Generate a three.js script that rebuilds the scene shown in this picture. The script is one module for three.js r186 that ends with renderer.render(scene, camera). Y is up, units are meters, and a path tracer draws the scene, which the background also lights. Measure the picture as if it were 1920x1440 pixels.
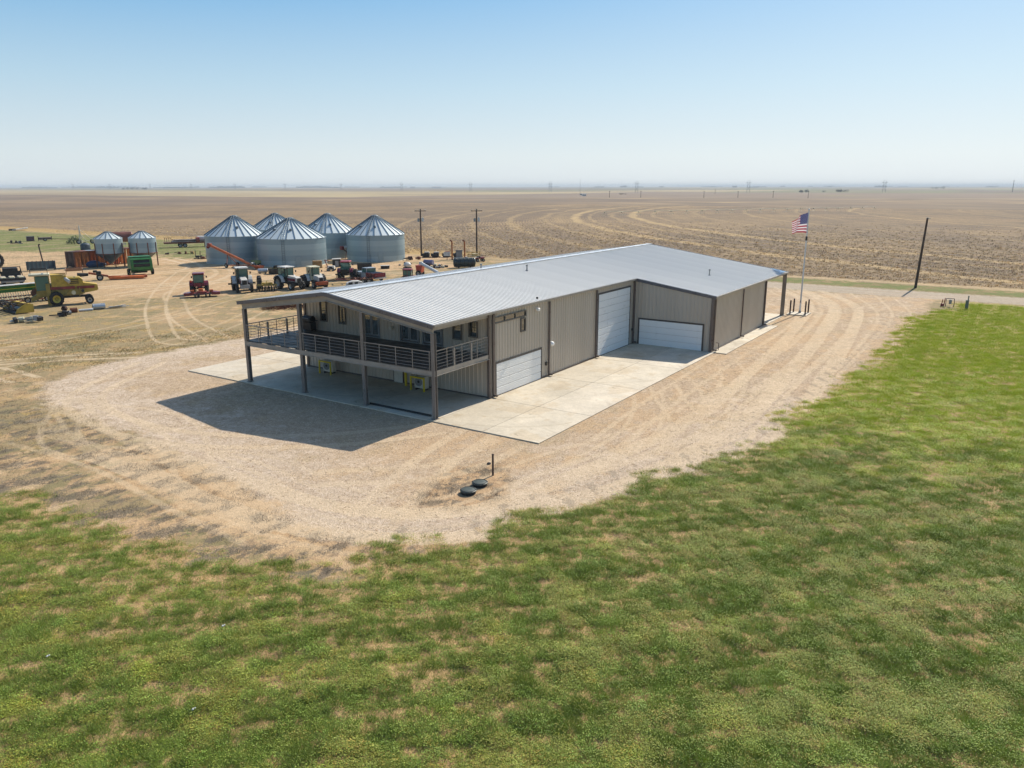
import * as THREE from 'three';
import { RoundedBoxGeometry } from 'three/addons/geometries/RoundedBoxGeometry.js';
import { mergeGeometries } from 'three/addons/utils/BufferGeometryUtils.js';

// ---------------------------------------------------------------- camera, sky, sun, exposure
// x runs along the big building (away to the right), y up, z across it (towards the drone side)
const scene = new THREE.Scene();
const camera = new THREE.PerspectiveCamera(52.93, 4 / 3, 0.5, 90000);
camera.position.set(-30.78, 12.2, 25.32);
camera.up.set(0.20802, 0.96864, -0.13589);
camera.lookAt(-30.78 + 80.858, 12.2 - 24.847, 25.32 - 53.334);
scene.add(camera);
const renderer = new THREE.WebGLRenderer({ antialias: true });
renderer.setSize(1024, 768);
renderer.toneMapping = THREE.LinearToneMapping;
renderer.toneMappingExposure = 1.2;
renderer.shadowMap.enabled = true;

const SUN_AZ = 3.6 * Math.PI / 180, SUN_EL = 41.5 * Math.PI / 180;
const SUN = new THREE.Vector3(Math.cos(SUN_EL) * Math.cos(SUN_AZ), Math.sin(SUN_EL), Math.cos(SUN_EL) * Math.sin(SUN_AZ));
const sun = new THREE.DirectionalLight(new THREE.Color(1, 0.92, 0.79), 5.0);
sun.position.copy(SUN).multiplyScalar(200);
sun.castShadow = true;
sun.shadow.mapSize.set(4096, 4096);
Object.assign(sun.shadow.camera, { left: -160, right: 160, top: 160, bottom: -160, near: 1, far: 600 });
scene.add(sun);

{ // clear summer sky: pale haze at the horizon, deepening to blue overhead, whiter towards the sun
  const W = 1024, H = 512, d = new Float32Array(W * H * 4);
  const K = [[0, .575, .625, .655], [2, .56, .635, .66], [6.6, .365, .53, .65], [12.5, .125, .35, .605], [25, .085, .235, .47], [45, .055, .15, .335], [90, .04, .11, .25]];
  for (let j = 0; j < H; j++) {
    const el = ((j + .5) / H - .5) * Math.PI, e = Math.max(0, el * 180 / Math.PI);
    let i = 0; while (i < K.length - 2 && e > K[i + 1][0]) i++;
    let t = (e - K[i][0]) / (K[i + 1][0] - K[i][0]); t = Math.min(1, t);
    for (let k = 0; k < W; k++) {
      const az = ((k + .5) / W - .5) * 2 * Math.PI;
      const cg = Math.cos(el) * Math.cos(az) * SUN.x + Math.sin(el) * SUN.y + Math.cos(el) * Math.sin(az) * SUN.z;
      const g = Math.acos(Math.min(1, Math.max(-1, cg))) * 180 / Math.PI;
      const s = .5 * Math.exp(-g / 7) + .95 * Math.exp(-g / 22);
      const o = (j * W + k) * 4;
      for (let c = 0; c < 3; c++) d[o + c] = K[i][c + 1] * (1 - t) + K[i + 1][c + 1] * t + s * [1, .92, .8][c];
      d[o + 3] = 1;
    }
  }
  const sky = new THREE.DataTexture(d, W, H, THREE.RGBAFormat, THREE.FloatType);
  sky.mapping = THREE.EquirectangularReflectionMapping;
  sky.magFilter = sky.minFilter = THREE.LinearFilter; sky.wrapS = THREE.RepeatWrapping; sky.needsUpdate = true;
  scene.background = sky; scene.environment = sky;
}
scene.fog = new THREE.FogExp2(new THREE.Color(.82, .90, .97), 0.00017);

// ---------------------------------------------------------------- helpers
let seed = 1234567;
const rnd = () => { seed = (seed + 0x6d2b79f5) | 0; let t = Math.imul(seed ^ (seed >>> 15), 1 | seed); t = (t + Math.imul(t ^ (t >>> 7), 61 | t)) ^ t; return ((t ^ (t >>> 14)) >>> 0) / 4294967296; };
const rr = (a, b) => a + (b - a) * rnd();
const PI = Math.PI, lerp = (a, b, t) => a + (b - a) * t, clamp = (x, a = 0, b = 1) => Math.min(b, Math.max(a, x));
const smooth = (a, b, x) => { const t = clamp((x - a) / (b - a)); return t * t * (3 - 2 * t); };
const lin = (c) => { c /= 255; return c <= .04045 ? c / 12.92 : ((c + .055) / 1.055) ** 2.4; };

// periodic value-noise tiles, looked up in metres
function noiseTile(n, periods, gains, sd) {
  let s = sd; const r = () => { s = (s + 0x6d2b79f5) | 0; let t = Math.imul(s ^ (s >>> 15), 1 | s); t = (t + Math.imul(t ^ (t >>> 7), 61 | t)) ^ t; return ((t ^ (t >>> 14)) >>> 0) / 4294967296; };
  const a = new Float32Array(n * n);
  periods.forEach((p, o) => {
    const L = new Float32Array(p * p); for (let i = 0; i < L.length; i++) L[i] = r();
    for (let y = 0; y < n; y++) {
      const fy = y * p / n, y0 = fy | 0, ty = (fy - y0) ** 2 * (3 - 2 * (fy - y0)), r0 = y0 % p * p, r1 = (y0 + 1) % p * p;
      for (let x = 0; x < n; x++) {
        const fx = x * p / n, x0 = fx | 0, tx = (fx - x0) ** 2 * (3 - 2 * (fx - x0)), x1 = (x0 + 1) % p;
        a[y * n + x] += gains[o] * ((L[r0 + x0] * (1 - tx) + L[r0 + x1] * tx) * (1 - ty) + (L[r1 + x0] * (1 - tx) + L[r1 + x1] * tx) * ty);
      }
    }
  });
  let m = 0; for (const v of a) m += v; m /= a.length; let q = 0; for (const v of a) q += (v - m) ** 2; q = Math.sqrt(q / a.length);
  for (let i = 0; i < a.length; i++) a[i] = clamp(.5 + (a[i] - m) / q * .2);
  return a;
}
const NB = 512, FB = noiseTile(NB, [4, 8, 16, 32, 64, 128], [1, .6, .36, .22, .13, .08], 11), FB2 = noiseTile(NB, [6, 12, 24, 48, 96], [1, .62, .4, .25, .16], 77), FG = noiseTile(NB, [64, 128, 256, 512], [.6, .8, 1, .8], 5);
function look(T, u, v) {
  u = (u - Math.floor(u)) * NB; v = (v - Math.floor(v)) * NB;
  const x0 = u | 0, y0 = v | 0, fx = u - x0, fy = v - y0, x1 = (x0 + 1) & (NB - 1), r0 = (y0 & (NB - 1)) * NB, r1 = ((y0 + 1) & (NB - 1)) * NB, xx = x0 & (NB - 1);
  return (T[r0 + xx] * (1 - fx) + T[r0 + x1] * fx) * (1 - fy) + (T[r1 + xx] * (1 - fx) + T[r1 + x1] * fx) * fy;
}
const dataTex = (a, n, srgb, rep = 1) => { const t = new THREE.DataTexture(a, n, n, THREE.RGBAFormat, THREE.UnsignedByteType); t.magFilter = t.minFilter = THREE.LinearFilter; t.wrapS = t.wrapT = THREE.RepeatWrapping; if (srgb) t.colorSpace = THREE.SRGBColorSpace; t.repeat.set(rep, rep); t.needsUpdate = true; return t; };
const greyTex = (f, n = 512, rep = .5) => { const a = new Uint8Array(n * n * 4); for (let y = 0; y < n; y++) for (let x = 0; x < n; x++) { const v = 255 * clamp(f(x / n, y / n)), o = (y * n + x) * 4; a[o] = a[o + 1] = a[o + 2] = v; a[o + 3] = 255; } return dataTex(a, n, false, rep); };
const grunge = greyTex((u, v) => .86 + .26 * (look(FB, u, v) - .5) + .12 * (look(FG, u, v) - .5), 512, .33);
const wornTex = greyTex((u, v) => .78 + .5 * (look(FB, u, v) - .5) + .3 * (look(FG, u, v) - .5), 512, .4);
const roughTex = greyTex((u, v) => .8 + .5 * (look(FB2, u, v) - .5), 512, .3);
const grainBump = greyTex((u, v) => look(FG, u, v), 512, 1);

const std = (hex, rough = .6, metal = 0, o = {}) => new THREE.MeshStandardMaterial({ color: hex, roughness: rough, metalness: metal, map: grunge, roughnessMap: roughTex, side: THREE.DoubleSide, ...o });
const worn = (hex, rough = .75, metal = 0, o = {}) => std(hex, rough, metal, { map: wornTex, ...o });

const names = {};
const numbered = (n) => { const k = names[n] = (names[n] ?? -1) + 1; return k ? n + '_' + String(k).padStart(3, '0') : n; };
const tag = (o, label, category, group) => { o.userData.label = label; o.userData.category = category; if (group) o.userData.group = group; return o; };
function thing(name, label, category, pos = [0, 0, 0], turn = 0, group) {
  const o = new THREE.Group(); o.name = numbered(name); o.position.set(...pos); o.rotation.y = turn; scene.add(o);
  return tag(o, label, category, group);
}
function boxUV(g) {
  const p = g.attributes.position, n = g.attributes.normal, uv = new Float32Array(p.count * 2);
  for (let i = 0; i < p.count; i++) {
    const ax = Math.abs(n.getX(i)), ay = Math.abs(n.getY(i)), az = Math.abs(n.getZ(i));
    if (ay >= ax && ay >= az) { uv[2 * i] = p.getX(i); uv[2 * i + 1] = p.getZ(i); }
    else if (ax > az) { uv[2 * i] = p.getZ(i); uv[2 * i + 1] = p.getY(i); }
    else { uv[2 * i] = p.getX(i); uv[2 * i + 1] = p.getY(i); }
  }
  g.setAttribute('uv', new THREE.BufferAttribute(uv, 2)); return g;
}
function join(gs) {
  gs = [].concat(gs).map((g) => { g = g.index ? g.toNonIndexed() : g; for (const k of Object.keys(g.attributes)) if (k !== 'position' && k !== 'normal') g.deleteAttribute(k); return g; });
  return boxUV(gs.length > 1 ? mergeGeometries(gs) : gs[0]);
}
function part(parent, name, gs, m, o = {}) {
  const r = new THREE.Mesh(join(gs), m); r.castShadow = r.receiveShadow = true;
  if (parent === scene) { r.name = numbered(name); } else { const c = parent.userData.kids ??= {}; r.name = name; delete parent.userData.kids; }
  if (o.stuff) r.userData.kind = 'stuff'; if (o.structure) r.userData.kind = 'structure'; if (o.label) r.userData.label = o.label;
  parent.add(r); return r;
}
const piece = (name, label, category, gs, m, pos = [0, 0, 0], turn = 0, group) => { const r = part(scene, name, gs, m); r.position.set(...pos); r.rotation.y = turn; return tag(r, label, category, group); };
const X = new THREE.Vector3(), Q = new THREE.Quaternion(), UPV = new THREE.Vector3(0, 1, 0);
const bx = (w, h, d, x = 0, y = 0, z = 0, ry = 0, rz = 0, rx = 0) => { const g = new THREE.BoxGeometry(w, h, d); if (rx) g.rotateX(rx); if (rz) g.rotateZ(rz); if (ry) g.rotateY(ry); return g.translate(x, y, z); };
const rb = (w, h, d, x = 0, y = 0, z = 0, r = .05, ry = 0, rz = 0) => { const g = new RoundedBoxGeometry(w, h, d, 2, Math.min(r, w / 2.01, h / 2.01, d / 2.01)); if (rz) g.rotateZ(rz); if (ry) g.rotateY(ry); return g.translate(x, y, z); };
const cy = (r0, r1, h, x = 0, y = 0, z = 0, axis = 'y', seg = 16, open = false) => { const g = new THREE.CylinderGeometry(r1, r0, h, seg, 1, open); if (axis === 'x') g.rotateZ(-PI / 2); if (axis === 'z') g.rotateX(PI / 2); return g.translate(x, y, z); };
const V = (a) => new THREE.Vector3(...a);
const bar = (p, q, r, seg = 6, r2 = r) => { const a = V(p), b = V(q), d = b.clone().sub(a), g = new THREE.CylinderGeometry(r2, r, d.length(), seg); g.applyQuaternion(Q.setFromUnitVectors(UPV, d.clone().normalize())); const m = a.add(b).multiplyScalar(.5); return g.translate(m.x, m.y, m.z); };
const beam = (p, q, w, h) => { // rectangular section: w sideways, h in the vertical sense
  const a = V(p), b = V(q), d = b.clone().sub(a), L = d.length(), g = new THREE.BoxGeometry(L, h, w), x = d.normalize();
  const side = new THREE.Vector3().crossVectors(x, UPV); if (side.length() < 1e-4) side.set(0, 0, 1); side.normalize();
  const up = new THREE.Vector3().crossVectors(side, x), m = new THREE.Matrix4().makeBasis(x, up, side); g.applyMatrix4(m); const c = a.add(b).multiplyScalar(.5); return g.translate(c.x, c.y, c.z);
};
const lathe = (pts, seg = 24) => new THREE.LatheGeometry(pts.map(([x, y]) => new THREE.Vector2(x, y)), seg);
const prism = (pts, depth, x = 0, y = 0, z = 0, axis = 'z') => { // outline in x,y swept along z (centred)
  const s = new THREE.Shape(pts.map(([a, b]) => new THREE.Vector2(a, b))), g = new THREE.ExtrudeGeometry(s, { depth, bevelEnabled: false }); g.translate(0, 0, -depth / 2); if (axis === 'x') g.rotateY(PI / 2); return g.translate(x, y, z);
};
const quadGeo = (P) => { const g = new THREE.BufferGeometry(); g.setAttribute('position', new THREE.BufferAttribute(new Float32Array(P.flat(2)), 3)); g.computeVertexNormals(); return g; };
const RT = -56.6 * PI / 180, yaw = (deg) => RT + deg * PI / 180;   // 0: nose to the right of the picture, 90: away
// ---------------------------------------------------------------- ground: zones, colours, sheets
const LAWN = [[-60, -9], [-17.9, -7.9], [-17.5, -6.3], [-17.2, -2.2], [-17.1, .1], [-17, 2.4], [-16, 5.4], [-15.6, 7], [-15.2, 8.6], [-14.4, 8.5], [-13.4, 8.2], [-12.7, 8.3], [-11.1, 9.9], [-8.5, 11.1], [-6.8, 11.5], [-5.8, 12.1], [-3, 12.8], [.3, 14.4], [4.6, 15.9], [5.5, 16.2], [9, 15.6], [10.8, 15.8], [17.3, 16.7], [22.3, 17], [28.1, 17.4], [37.5, 17.5], [46.2, 17.2], [55.7, 18], [60.6, 20], [65.6, 21], [65.6, 120], [-200, 120], [-200, -9]];
const GRAVEL = [[-8.8, -23.8], [-9.8, -19.4], [-10, -14.2], [-10.5, -8.6], [-11.5, -3], [-12.1, .5], [-12.7, 2.5], [-13.3, 5], [-13, 6.7], [-12.2, 8.6], [-11.1, 10.3], [-8.5, 11.6], [-3, 13.2], [.3, 14.8], [5.5, 16.5], [17.3, 17], [37.5, 17.8], [55.7, 18.2], [61, 17.5], [66, 17], [66, -31], [40, -32], [10.2, -27.8], [7.8, -28.2], [3.7, -28.6], [-1.4, -28.5], [-5, -27.5], [-7.5, -25.5]];
const GREEN2 = [[79.3, -330], [79.3, -121], [55, -91], [50.3, -98], [52, -106], [56, -125], [47.5, -130], [40.8, -140.6], [38, -150], [35, -260], [40, -330]];
function sdf(poly, x, z) { // positive inside
  let d = 1e9, inside = false;
  for (let i = 0, j = poly.length - 1; i < poly.length; j = i++) {
    const [ax, az] = poly[j], [bx2, bz] = poly[i], ex = bx2 - ax, ez = bz - az, t = clamp(((x - ax) * ex + (z - az) * ez) / (ex * ex + ez * ez)), dx = x - ax - ex * t, dz = z - az - ez * t;
    d = Math.min(d, dx * dx + dz * dz);
    if ((az > z) !== (bz > z) && x < (bx2 - ax) * (z - az) / (bz - az) + ax) inside = !inside;
  }
  return Math.sqrt(d) * (inside ? 1 : -1);
}
const GX = -60, GZ = -340, GS = .5, GW = 300, GH = 800;   // coarse grid of distances, 150 x 400 m
const grid = (poly) => { const a = new Float32Array(GW * GH); for (let j = 0; j < GH; j++) for (let i = 0; i < GW; i++) a[j * GW + i] = sdf(poly, GX + i * GS, GZ + j * GS); return a; };
const dLawn = grid(LAWN), dGravel = grid(GRAVEL), dGreen = grid(GREEN2);
const at = (a, x, z) => { const u = clamp((x - GX) / GS, 0, GW - 1.01), v = clamp((z - GZ) / GS, 0, GH - 1.01), i = u | 0, j = v | 0, f = u - i, g = v - j, o = j * GW + i; return (a[o] * (1 - f) + a[o + 1] * f) * (1 - g) + (a[o + GW] * (1 - f) + a[o + GW + 1] * f) * g; };

// wheel tracks, stamped into a mask: + pale packed ruts, - dark loose edges
const TX = -28, TZ = -104, TS = .1, TW = 1080, TH = 1340, track = new Float32Array(TW * TH);
function stamp(pts, half, amp, gauge = 0) {
  const c = new THREE.CatmullRomCurve3(pts.map(([x, z]) => new THREE.Vector3(x, 0, z))), L = c.getLength(), n = Math.ceil(L / .12), P = c.getSpacedPoints(n);
  for (let k = 0; k < n; k++) {
    const dx = P[k + 1].x - P[k].x, dz = P[k + 1].z - P[k].z, l = Math.hypot(dx, dz) || 1, w = amp * (.55 + .9 * look(FB, k * .004, amp + .3));
    for (const s of gauge ? [-gauge, gauge] : [0]) {
      const px = P[k].x - dz / l * s, pz = P[k].z + dx / l * s, r = half * 1.9, i0 = Math.floor((px - r - TX) / TS), i1 = Math.ceil((px + r - TX) / TS), j0 = Math.floor((pz - r - TZ) / TS), j1 = Math.ceil((pz + r - TZ) / TS);
      for (let j = Math.max(0, j0); j <= Math.min(TH - 1, j1); j++) for (let i = Math.max(0, i0); i <= Math.min(TW - 1, i1); i++) {
        const q = Math.hypot(TX + i * TS - px, TZ + j * TS - pz) / half, v = q < 1 ? w : q < 1.9 ? -w * .55 * (1.9 - q) : 0, o = j * TW + i;
        if (v > 0 ? v > track[o] : (track[o] <= 0 && v < track[o])) track[o] = v;
      }
    }
  }
}
for (const o of [-2.2, 0, 1.4, 3]) stamp([[-9 + o * .3, -21], [-10 - o, -12], [-11 + o * .5, -3], [-12 + o * .6, 4], [-10.5 + o * .6, 8.5 - o * .3], [-4, 11 - o], [6, 13.6 - o], [18, 14.6 - o], [34, 14.5 - o], [52, 13 - o * 1.4], [66, 8 - o * 2]], .17, .42, .85);
for (const [a, b] of [[8, .7], [11.5, .6], [13.2, .75], [9.6, .4]]) stamp([[1, a + 1.5], [12, a + .6], [26, a], [40, a - .4], [56, a - 3], [67, a - 9]], .17, b * .7, .85);
stamp([[14, 7.2], [11, 9], [7, 11.5], [2, 13]], .15, .55, .85); stamp([[12, 7], [9, 8.5], [4, 10], [-3, 10]], .14, .5, .85); stamp([[19, 7.2], [14, 10.6], [8, 12.6]], .14, .45, .8);
for (const [a, w] of [[10.2, .45], [12.6, .5]]) stamp([[-12 , -10], [-12.3, 0], [-12, 5], [-9.5, 9.2], [-3, a + 1], [8, a + 2.4], [22, a + 1.6], [40, a], [56, a - 2.6], [66, a - 8]], w, .55, 1.1);
stamp([[24, 7.6], [19, 10.2], [12, 11.6], [2, 11.8]], .14, .45, .8); stamp([[.5, 3], [-5, 4], [-11, 6]], .3, .5, .9); stamp([[-1, 1], [-6, -3], [-9.5, -10], [-8, -20], [0, -26]], .28, .55, .9); stamp([[-1, 5.5], [-5.5, 5], [-9.5, 1]], .3, .4, .8);
stamp([[6, -30], [5.5, -31.6], [10.9, -42.2], [16.9, -51.8], [26, -64], [38, -78]], .17, .55, .95); stamp([[8, -29], [12.3, -40.1], [18, -50], [24.8, -59.6], [40, -66]], .17, .5, .95);
stamp([[-6, -42], [4, -41], [14, -44], [26, -49], [42, -46]], .2, .35, .9); stamp([[-14, -30], [-6, -34], [2, -31], [10, -33], [20, -39]], .2, .35, .9); stamp([[-18, -46], [-13, -38], [-8, -34], [-7.5, -28]], .25, .6, .85);
stamp([[-17, -36], [-9, -36.5], [-2, -32], [1, -29]], .25, .55, .85); stamp([[12, -80], [22, -70], [36, -62], [50, -54], [64, -40]], .35, .6, .95); stamp([[10, -88], [24, -84], [40, -80], [46, -88], [50, -100]], .4, .6, 1); stamp([[18, -62], [34, -66], [44, -78], [46, -94]], .35, .5, 1);
stamp([[-13.5, -15], [-13.2, -8], [-14, -1], [-14.4, 4]], .18, .35, .8); stamp([[-10.8, -18], [-12, -9], [-13, -2], [-13.6, 4], [-13, 7.5]], .26, -.6, .9); stamp([[-12.5, -8], [-13.4, -1.5], [-14, 3.4]], .5, .5);
const trackAt = (x, z) => { const u = (x - TX) / TS, v = (z - TZ) / TS; if (u < 0 || v < 0 || u >= TW - 1 || v >= TH - 1) return 0; const i = u | 0, j = v | 0, f = u - i, g = v - j, o = j * TW + i; return (track[o] * (1 - f) + track[o + 1] * f) * (1 - g) + (track[o + TW] * (1 - f) + track[o + TW + 1] * f) * g; };

const KA = 1 / 1.42;
const C = (r, g, b) => [lin(r) * KA, lin(g) * KA, lin(b) * KA];
const cRut = C(230, 204, 168), cGravelW = C(224, 204, 182), cGravel = C(203, 176, 144), cGravelL = C(229, 209, 183), cGravelD = C(180, 150, 120), cSand = C(215, 178, 134), cSandD = C(180, 143, 102), cSandP = C(228, 198, 158), cDry = C(168, 147, 106), cOlive = C(142, 132, 90), cStraw = C(204, 168, 100), cWeed = C(118, 108, 92), cSoil = C(206, 170, 118), cSoilD = C(132, 104, 66),
  cGr1 = C(110, 124, 46), cGr2 = C(160, 168, 40), cGr3 = C(144, 156, 84), cGr4 = C(126, 112, 44), cRoad = C(198, 181, 160), cField = C(148, 122, 92), cFieldD = C(114, 94, 74), cFieldS = C(206, 175, 124), cTilled = C(124, 104, 83), cPale = C(190, 168, 122), cPasture = C(126, 124, 78), cFallow = C(142, 120, 98);
const PCX = 453, PCZ = 243;  // centre of the irrigated circle in the field
const px3 = new Float32Array(3);
const mix = (c, t) => { px3[0] += (c[0] - px3[0]) * t; px3[1] += (c[1] - px3[1]) * t; px3[2] += (c[2] - px3[2]) * t; };
// share of lawn, gravel and island dirt at a point; also used to sow the grass and the stones
const lawnAt = (x, z) => smooth(-.45, .55, at(dLawn, x, z) + (look(FB, x / 9, z / 9) - .5) * 2.6 + (look(FB2, x / 2.1 + .3, z / 2.1) - .5) * 1.5);
const islandAt = (x, z) => { const dx = (x + 6.4) / 3, dz = (z - 7.1) / 1.9; return smooth(1.25, .75, Math.hypot(dx, dz) + (look(FB, x / 5, z / 5 + .6) - .5) * .5); };
const gravelAt = (x, z) => smooth(-.4, .7, at(dGravel, x, z) + (look(FB2, x / 7 + .2, z / 7) - .5) * 1.1 + (look(FG, x / 9, z / 9) - .5) * .8);
const bareAt = (x, z) => { // bare soil showing through the lawn
  const near = smooth(10, 0, at(dLawn, x, z)) * smooth(0, -14, x), v = look(FB2, x / 1.9 + .1, z / 2.3) * .4 + look(FB, x / .62, z / .7 + .4) * .6, big = look(FB, x / 11 + .6, z / 11);
  return smooth(.55 - near * .09 - (big - .5) * .13 + .025 * smooth(0, 30, x), .59 - near * .075 - (big - .5) * .13 + .03 * smooth(0, 30, x), v);
};
function lawnTint(x, z, out) { // mix of four greens, in patches
  const a = look(FB, x / 15 + .17, z / 15), b = look(FB2, x / 6.5, z / 6.5 + .5), c = look(FB2, x / 2.6 + .4, z / 2.6);
  const lush = smooth(.12, .8, smooth(-4, 22, x) * smooth(46, 22, z) + (b - .5) * .8), brown = smooth(.5, .62, b * .5 + look(FB, x / 4.5 + .7, z / 4.5) * .5), grey = smooth(.46, .62, b * .45 + look(FB2, x / 3.7 + .2, z / 3.7) * .55 + a * 0 + c * 0);
  for (let k = 0; k < 3; k++) { let v = cGr1[k]; v += (cGr3[k] - v) * grey * .5; v += (cGr4[k] - v) * brown * .45; v += (cGr2[k] - v) * lush * .72; out[k] = v; }
  return brown;
}
const gt = [0, 0, 0];
function groundColor(x, z, fine) { // writes px3; fine = size of one texel in metres
  const g1 = look(FG, x / (fine * 256), z / (fine * 256) + .37), g2 = look(FG, x / (fine * 900) + .21, z / (fine * 900)), b1 = look(FB, x / 21, z / 21), b2 = look(FB2, x / 6.1 + .5, z / 6.1), b3 = look(FB, x / 1.9, z / 1.9 + .2);
  px3[0] = px3[1] = px3[2] = 0;
  if (x > 79.3 + (b2 - .5) * 1.2 || z < -330 || x > 140) { fieldColor(x, z, fine, g1, g2, b1, b2, b3); return; }
  // dry yard
  const olive = smooth(.38, .62, b1 * .6 + b2 * .4), bare = smooth(.46, .66, look(FB2, x / 33 + .3, z / 33) * .5 + b2 * .28 + b3 * .22 + smooth(-46, -62, z) * smooth(8, 22, x) * .22 + smooth(-15.5, -12, x + z * .06) * smooth(2, -3, x + 10) * smooth(-17, -7, z) * .34 - smooth(-22, -30, z) * smooth(20, 2, x) * .05 + .0);
  px3[0] = cDry[0]; px3[1] = cDry[1]; px3[2] = cDry[2]; mix(cOlive, olive * .75); mix(cStraw, smooth(.58, .72, b2) * .55 * smooth(-6, -20, z)); mix(cSand, bare * (.9 - .35 * smooth(-8, -26, z) * smooth(30, 8, x)));
  mix(cSandD, smooth(.55, .75, b3) * .35); mix(cSandP, smooth(.6, .8, look(FB, x / 8 + .1, z / 3)) * bare * .5);
  const weed = smooth(.52, .62, look(FB2, x / 4.3 + .8, z / 3.1) * .62 + look(FG, x / 6, z / 6) * .38) * smooth(-28, -18, z) * smooth(12, 4, x); mix(cWeed, weed * .75);
  { const lx = x + 12.4 - (z - 2) * .1, lob = smooth(1.3, .7, Math.hypot(lx / .75, (z - 2) / 4.2) + (b3 - .5) * .6); if (lob > 0) { mix(cSand, lob * .9); mix(cSandP, lob * .25); } }
  // green behind the farm yard
  const gg = smooth(-1.5, 2.5, at(dGreen, x, z) + (b2 - .5) * 8); if (gg > 0) { mix(cGr1, gg * (.75 + .25 * b3)); mix(cDry, gg * smooth(.52, .7, look(FB, x / 26, z / 11)) * .7); }
  // verge beside the road
  if (x > 71) { const v = smooth(72.2, 73.4, x + (b3 - .5) * 1.2) * smooth(79.6, 77.9, x + (b3 - .5) * 1.6) * smooth(-46, -36, z + (b2 - .5) * 12); mix(cGr4, v * .55); mix(cGr1, v * smooth(.3, .6, b2) * .8); }
  // gravel
  let gv = gravelAt(x, z); if (gv > 0) {
    const isl = islandAt(x, z); if (isl > 0) { mix(cSand, isl * .9); mix(cSandD, isl * smooth(.45, .6, b3) * .6); mix(cWeed, isl * smooth(.52, .62, look(FB2, x / 2.2, z / 2.2)) * .75); } gv *= 1 - .9 * isl;
    const sandy = smooth(.5, .75, b2 * .6 + b1 * .4 + smooth(2.5, -6, Math.abs(z + 1) - 2) * .0) * .6;
    const s = g1 * .55 + g2 * .45, ring = smooth(7.5, 1.5, at(dGravel, x, z) + (b2 - .5) * 5) * smooth(30, 5, x);
    mix(cGravel, gv * (1 - sandy * .6)); mix(cGravelL, gv * smooth(.52, .8, s) * .5); mix(cGravelD, gv * smooth(.5, .2, s) * .5); mix(cSandP, gv * sandy * .35); mix(cGravelW, gv * ring * (.45 + .4 * smooth(.45, .7, s))); mix(cSand, gv * (1 - ring) * smooth(.45, .65, look(FB2, x / 13 + .4, z / 9)) * .5 * smooth(2, 6, z + 3));
  }
  // road
  if (x > 64 && z > -60) { const v = smooth(-46, -34, z) * smooth(65.7, 66.6, x + (b3 - .5)) * smooth(73, 72.2, x + (b3 - .5)); mix(cRoad, v * .85); mix(cGravelD, v * .25 * smooth(.5, .7, look(FB, x / 2.5, z / 40))); }
  const t = trackAt(x, z); if (t > 0) mix(cRut, clamp(t * .95)); else if (t < 0) mix(cSandD, clamp(-t * .6));
  // lawn soil
  const lw = lawnAt(x, z); if (lw > 0) {
    const ba = bareAt(x, z); lawnTint(x, z, gt);
    mix(cSoil, lw * .9); mix(cSoilD, lw * smooth(.4, .66, b3 * .5 + g2 * .5) * .55); mix(gt, lw * (1 - ba) * (.62 + .3 * g1));
    mix(cStraw, (1 - Math.abs(lw - .5) * 2) * smooth(8, 12, x) * .55);
  } else if (at(dLawn, x, z) > -2) mix(cWeed, smooth(.56, .7, b3 * .6 + g2 * .4) * .45);
  // grain everywhere
  const k = 1 + (g1 - .5) * .42 + (g2 - .5) * .22; px3[0] *= k; px3[1] *= k; px3[2] *= k;
}
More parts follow.
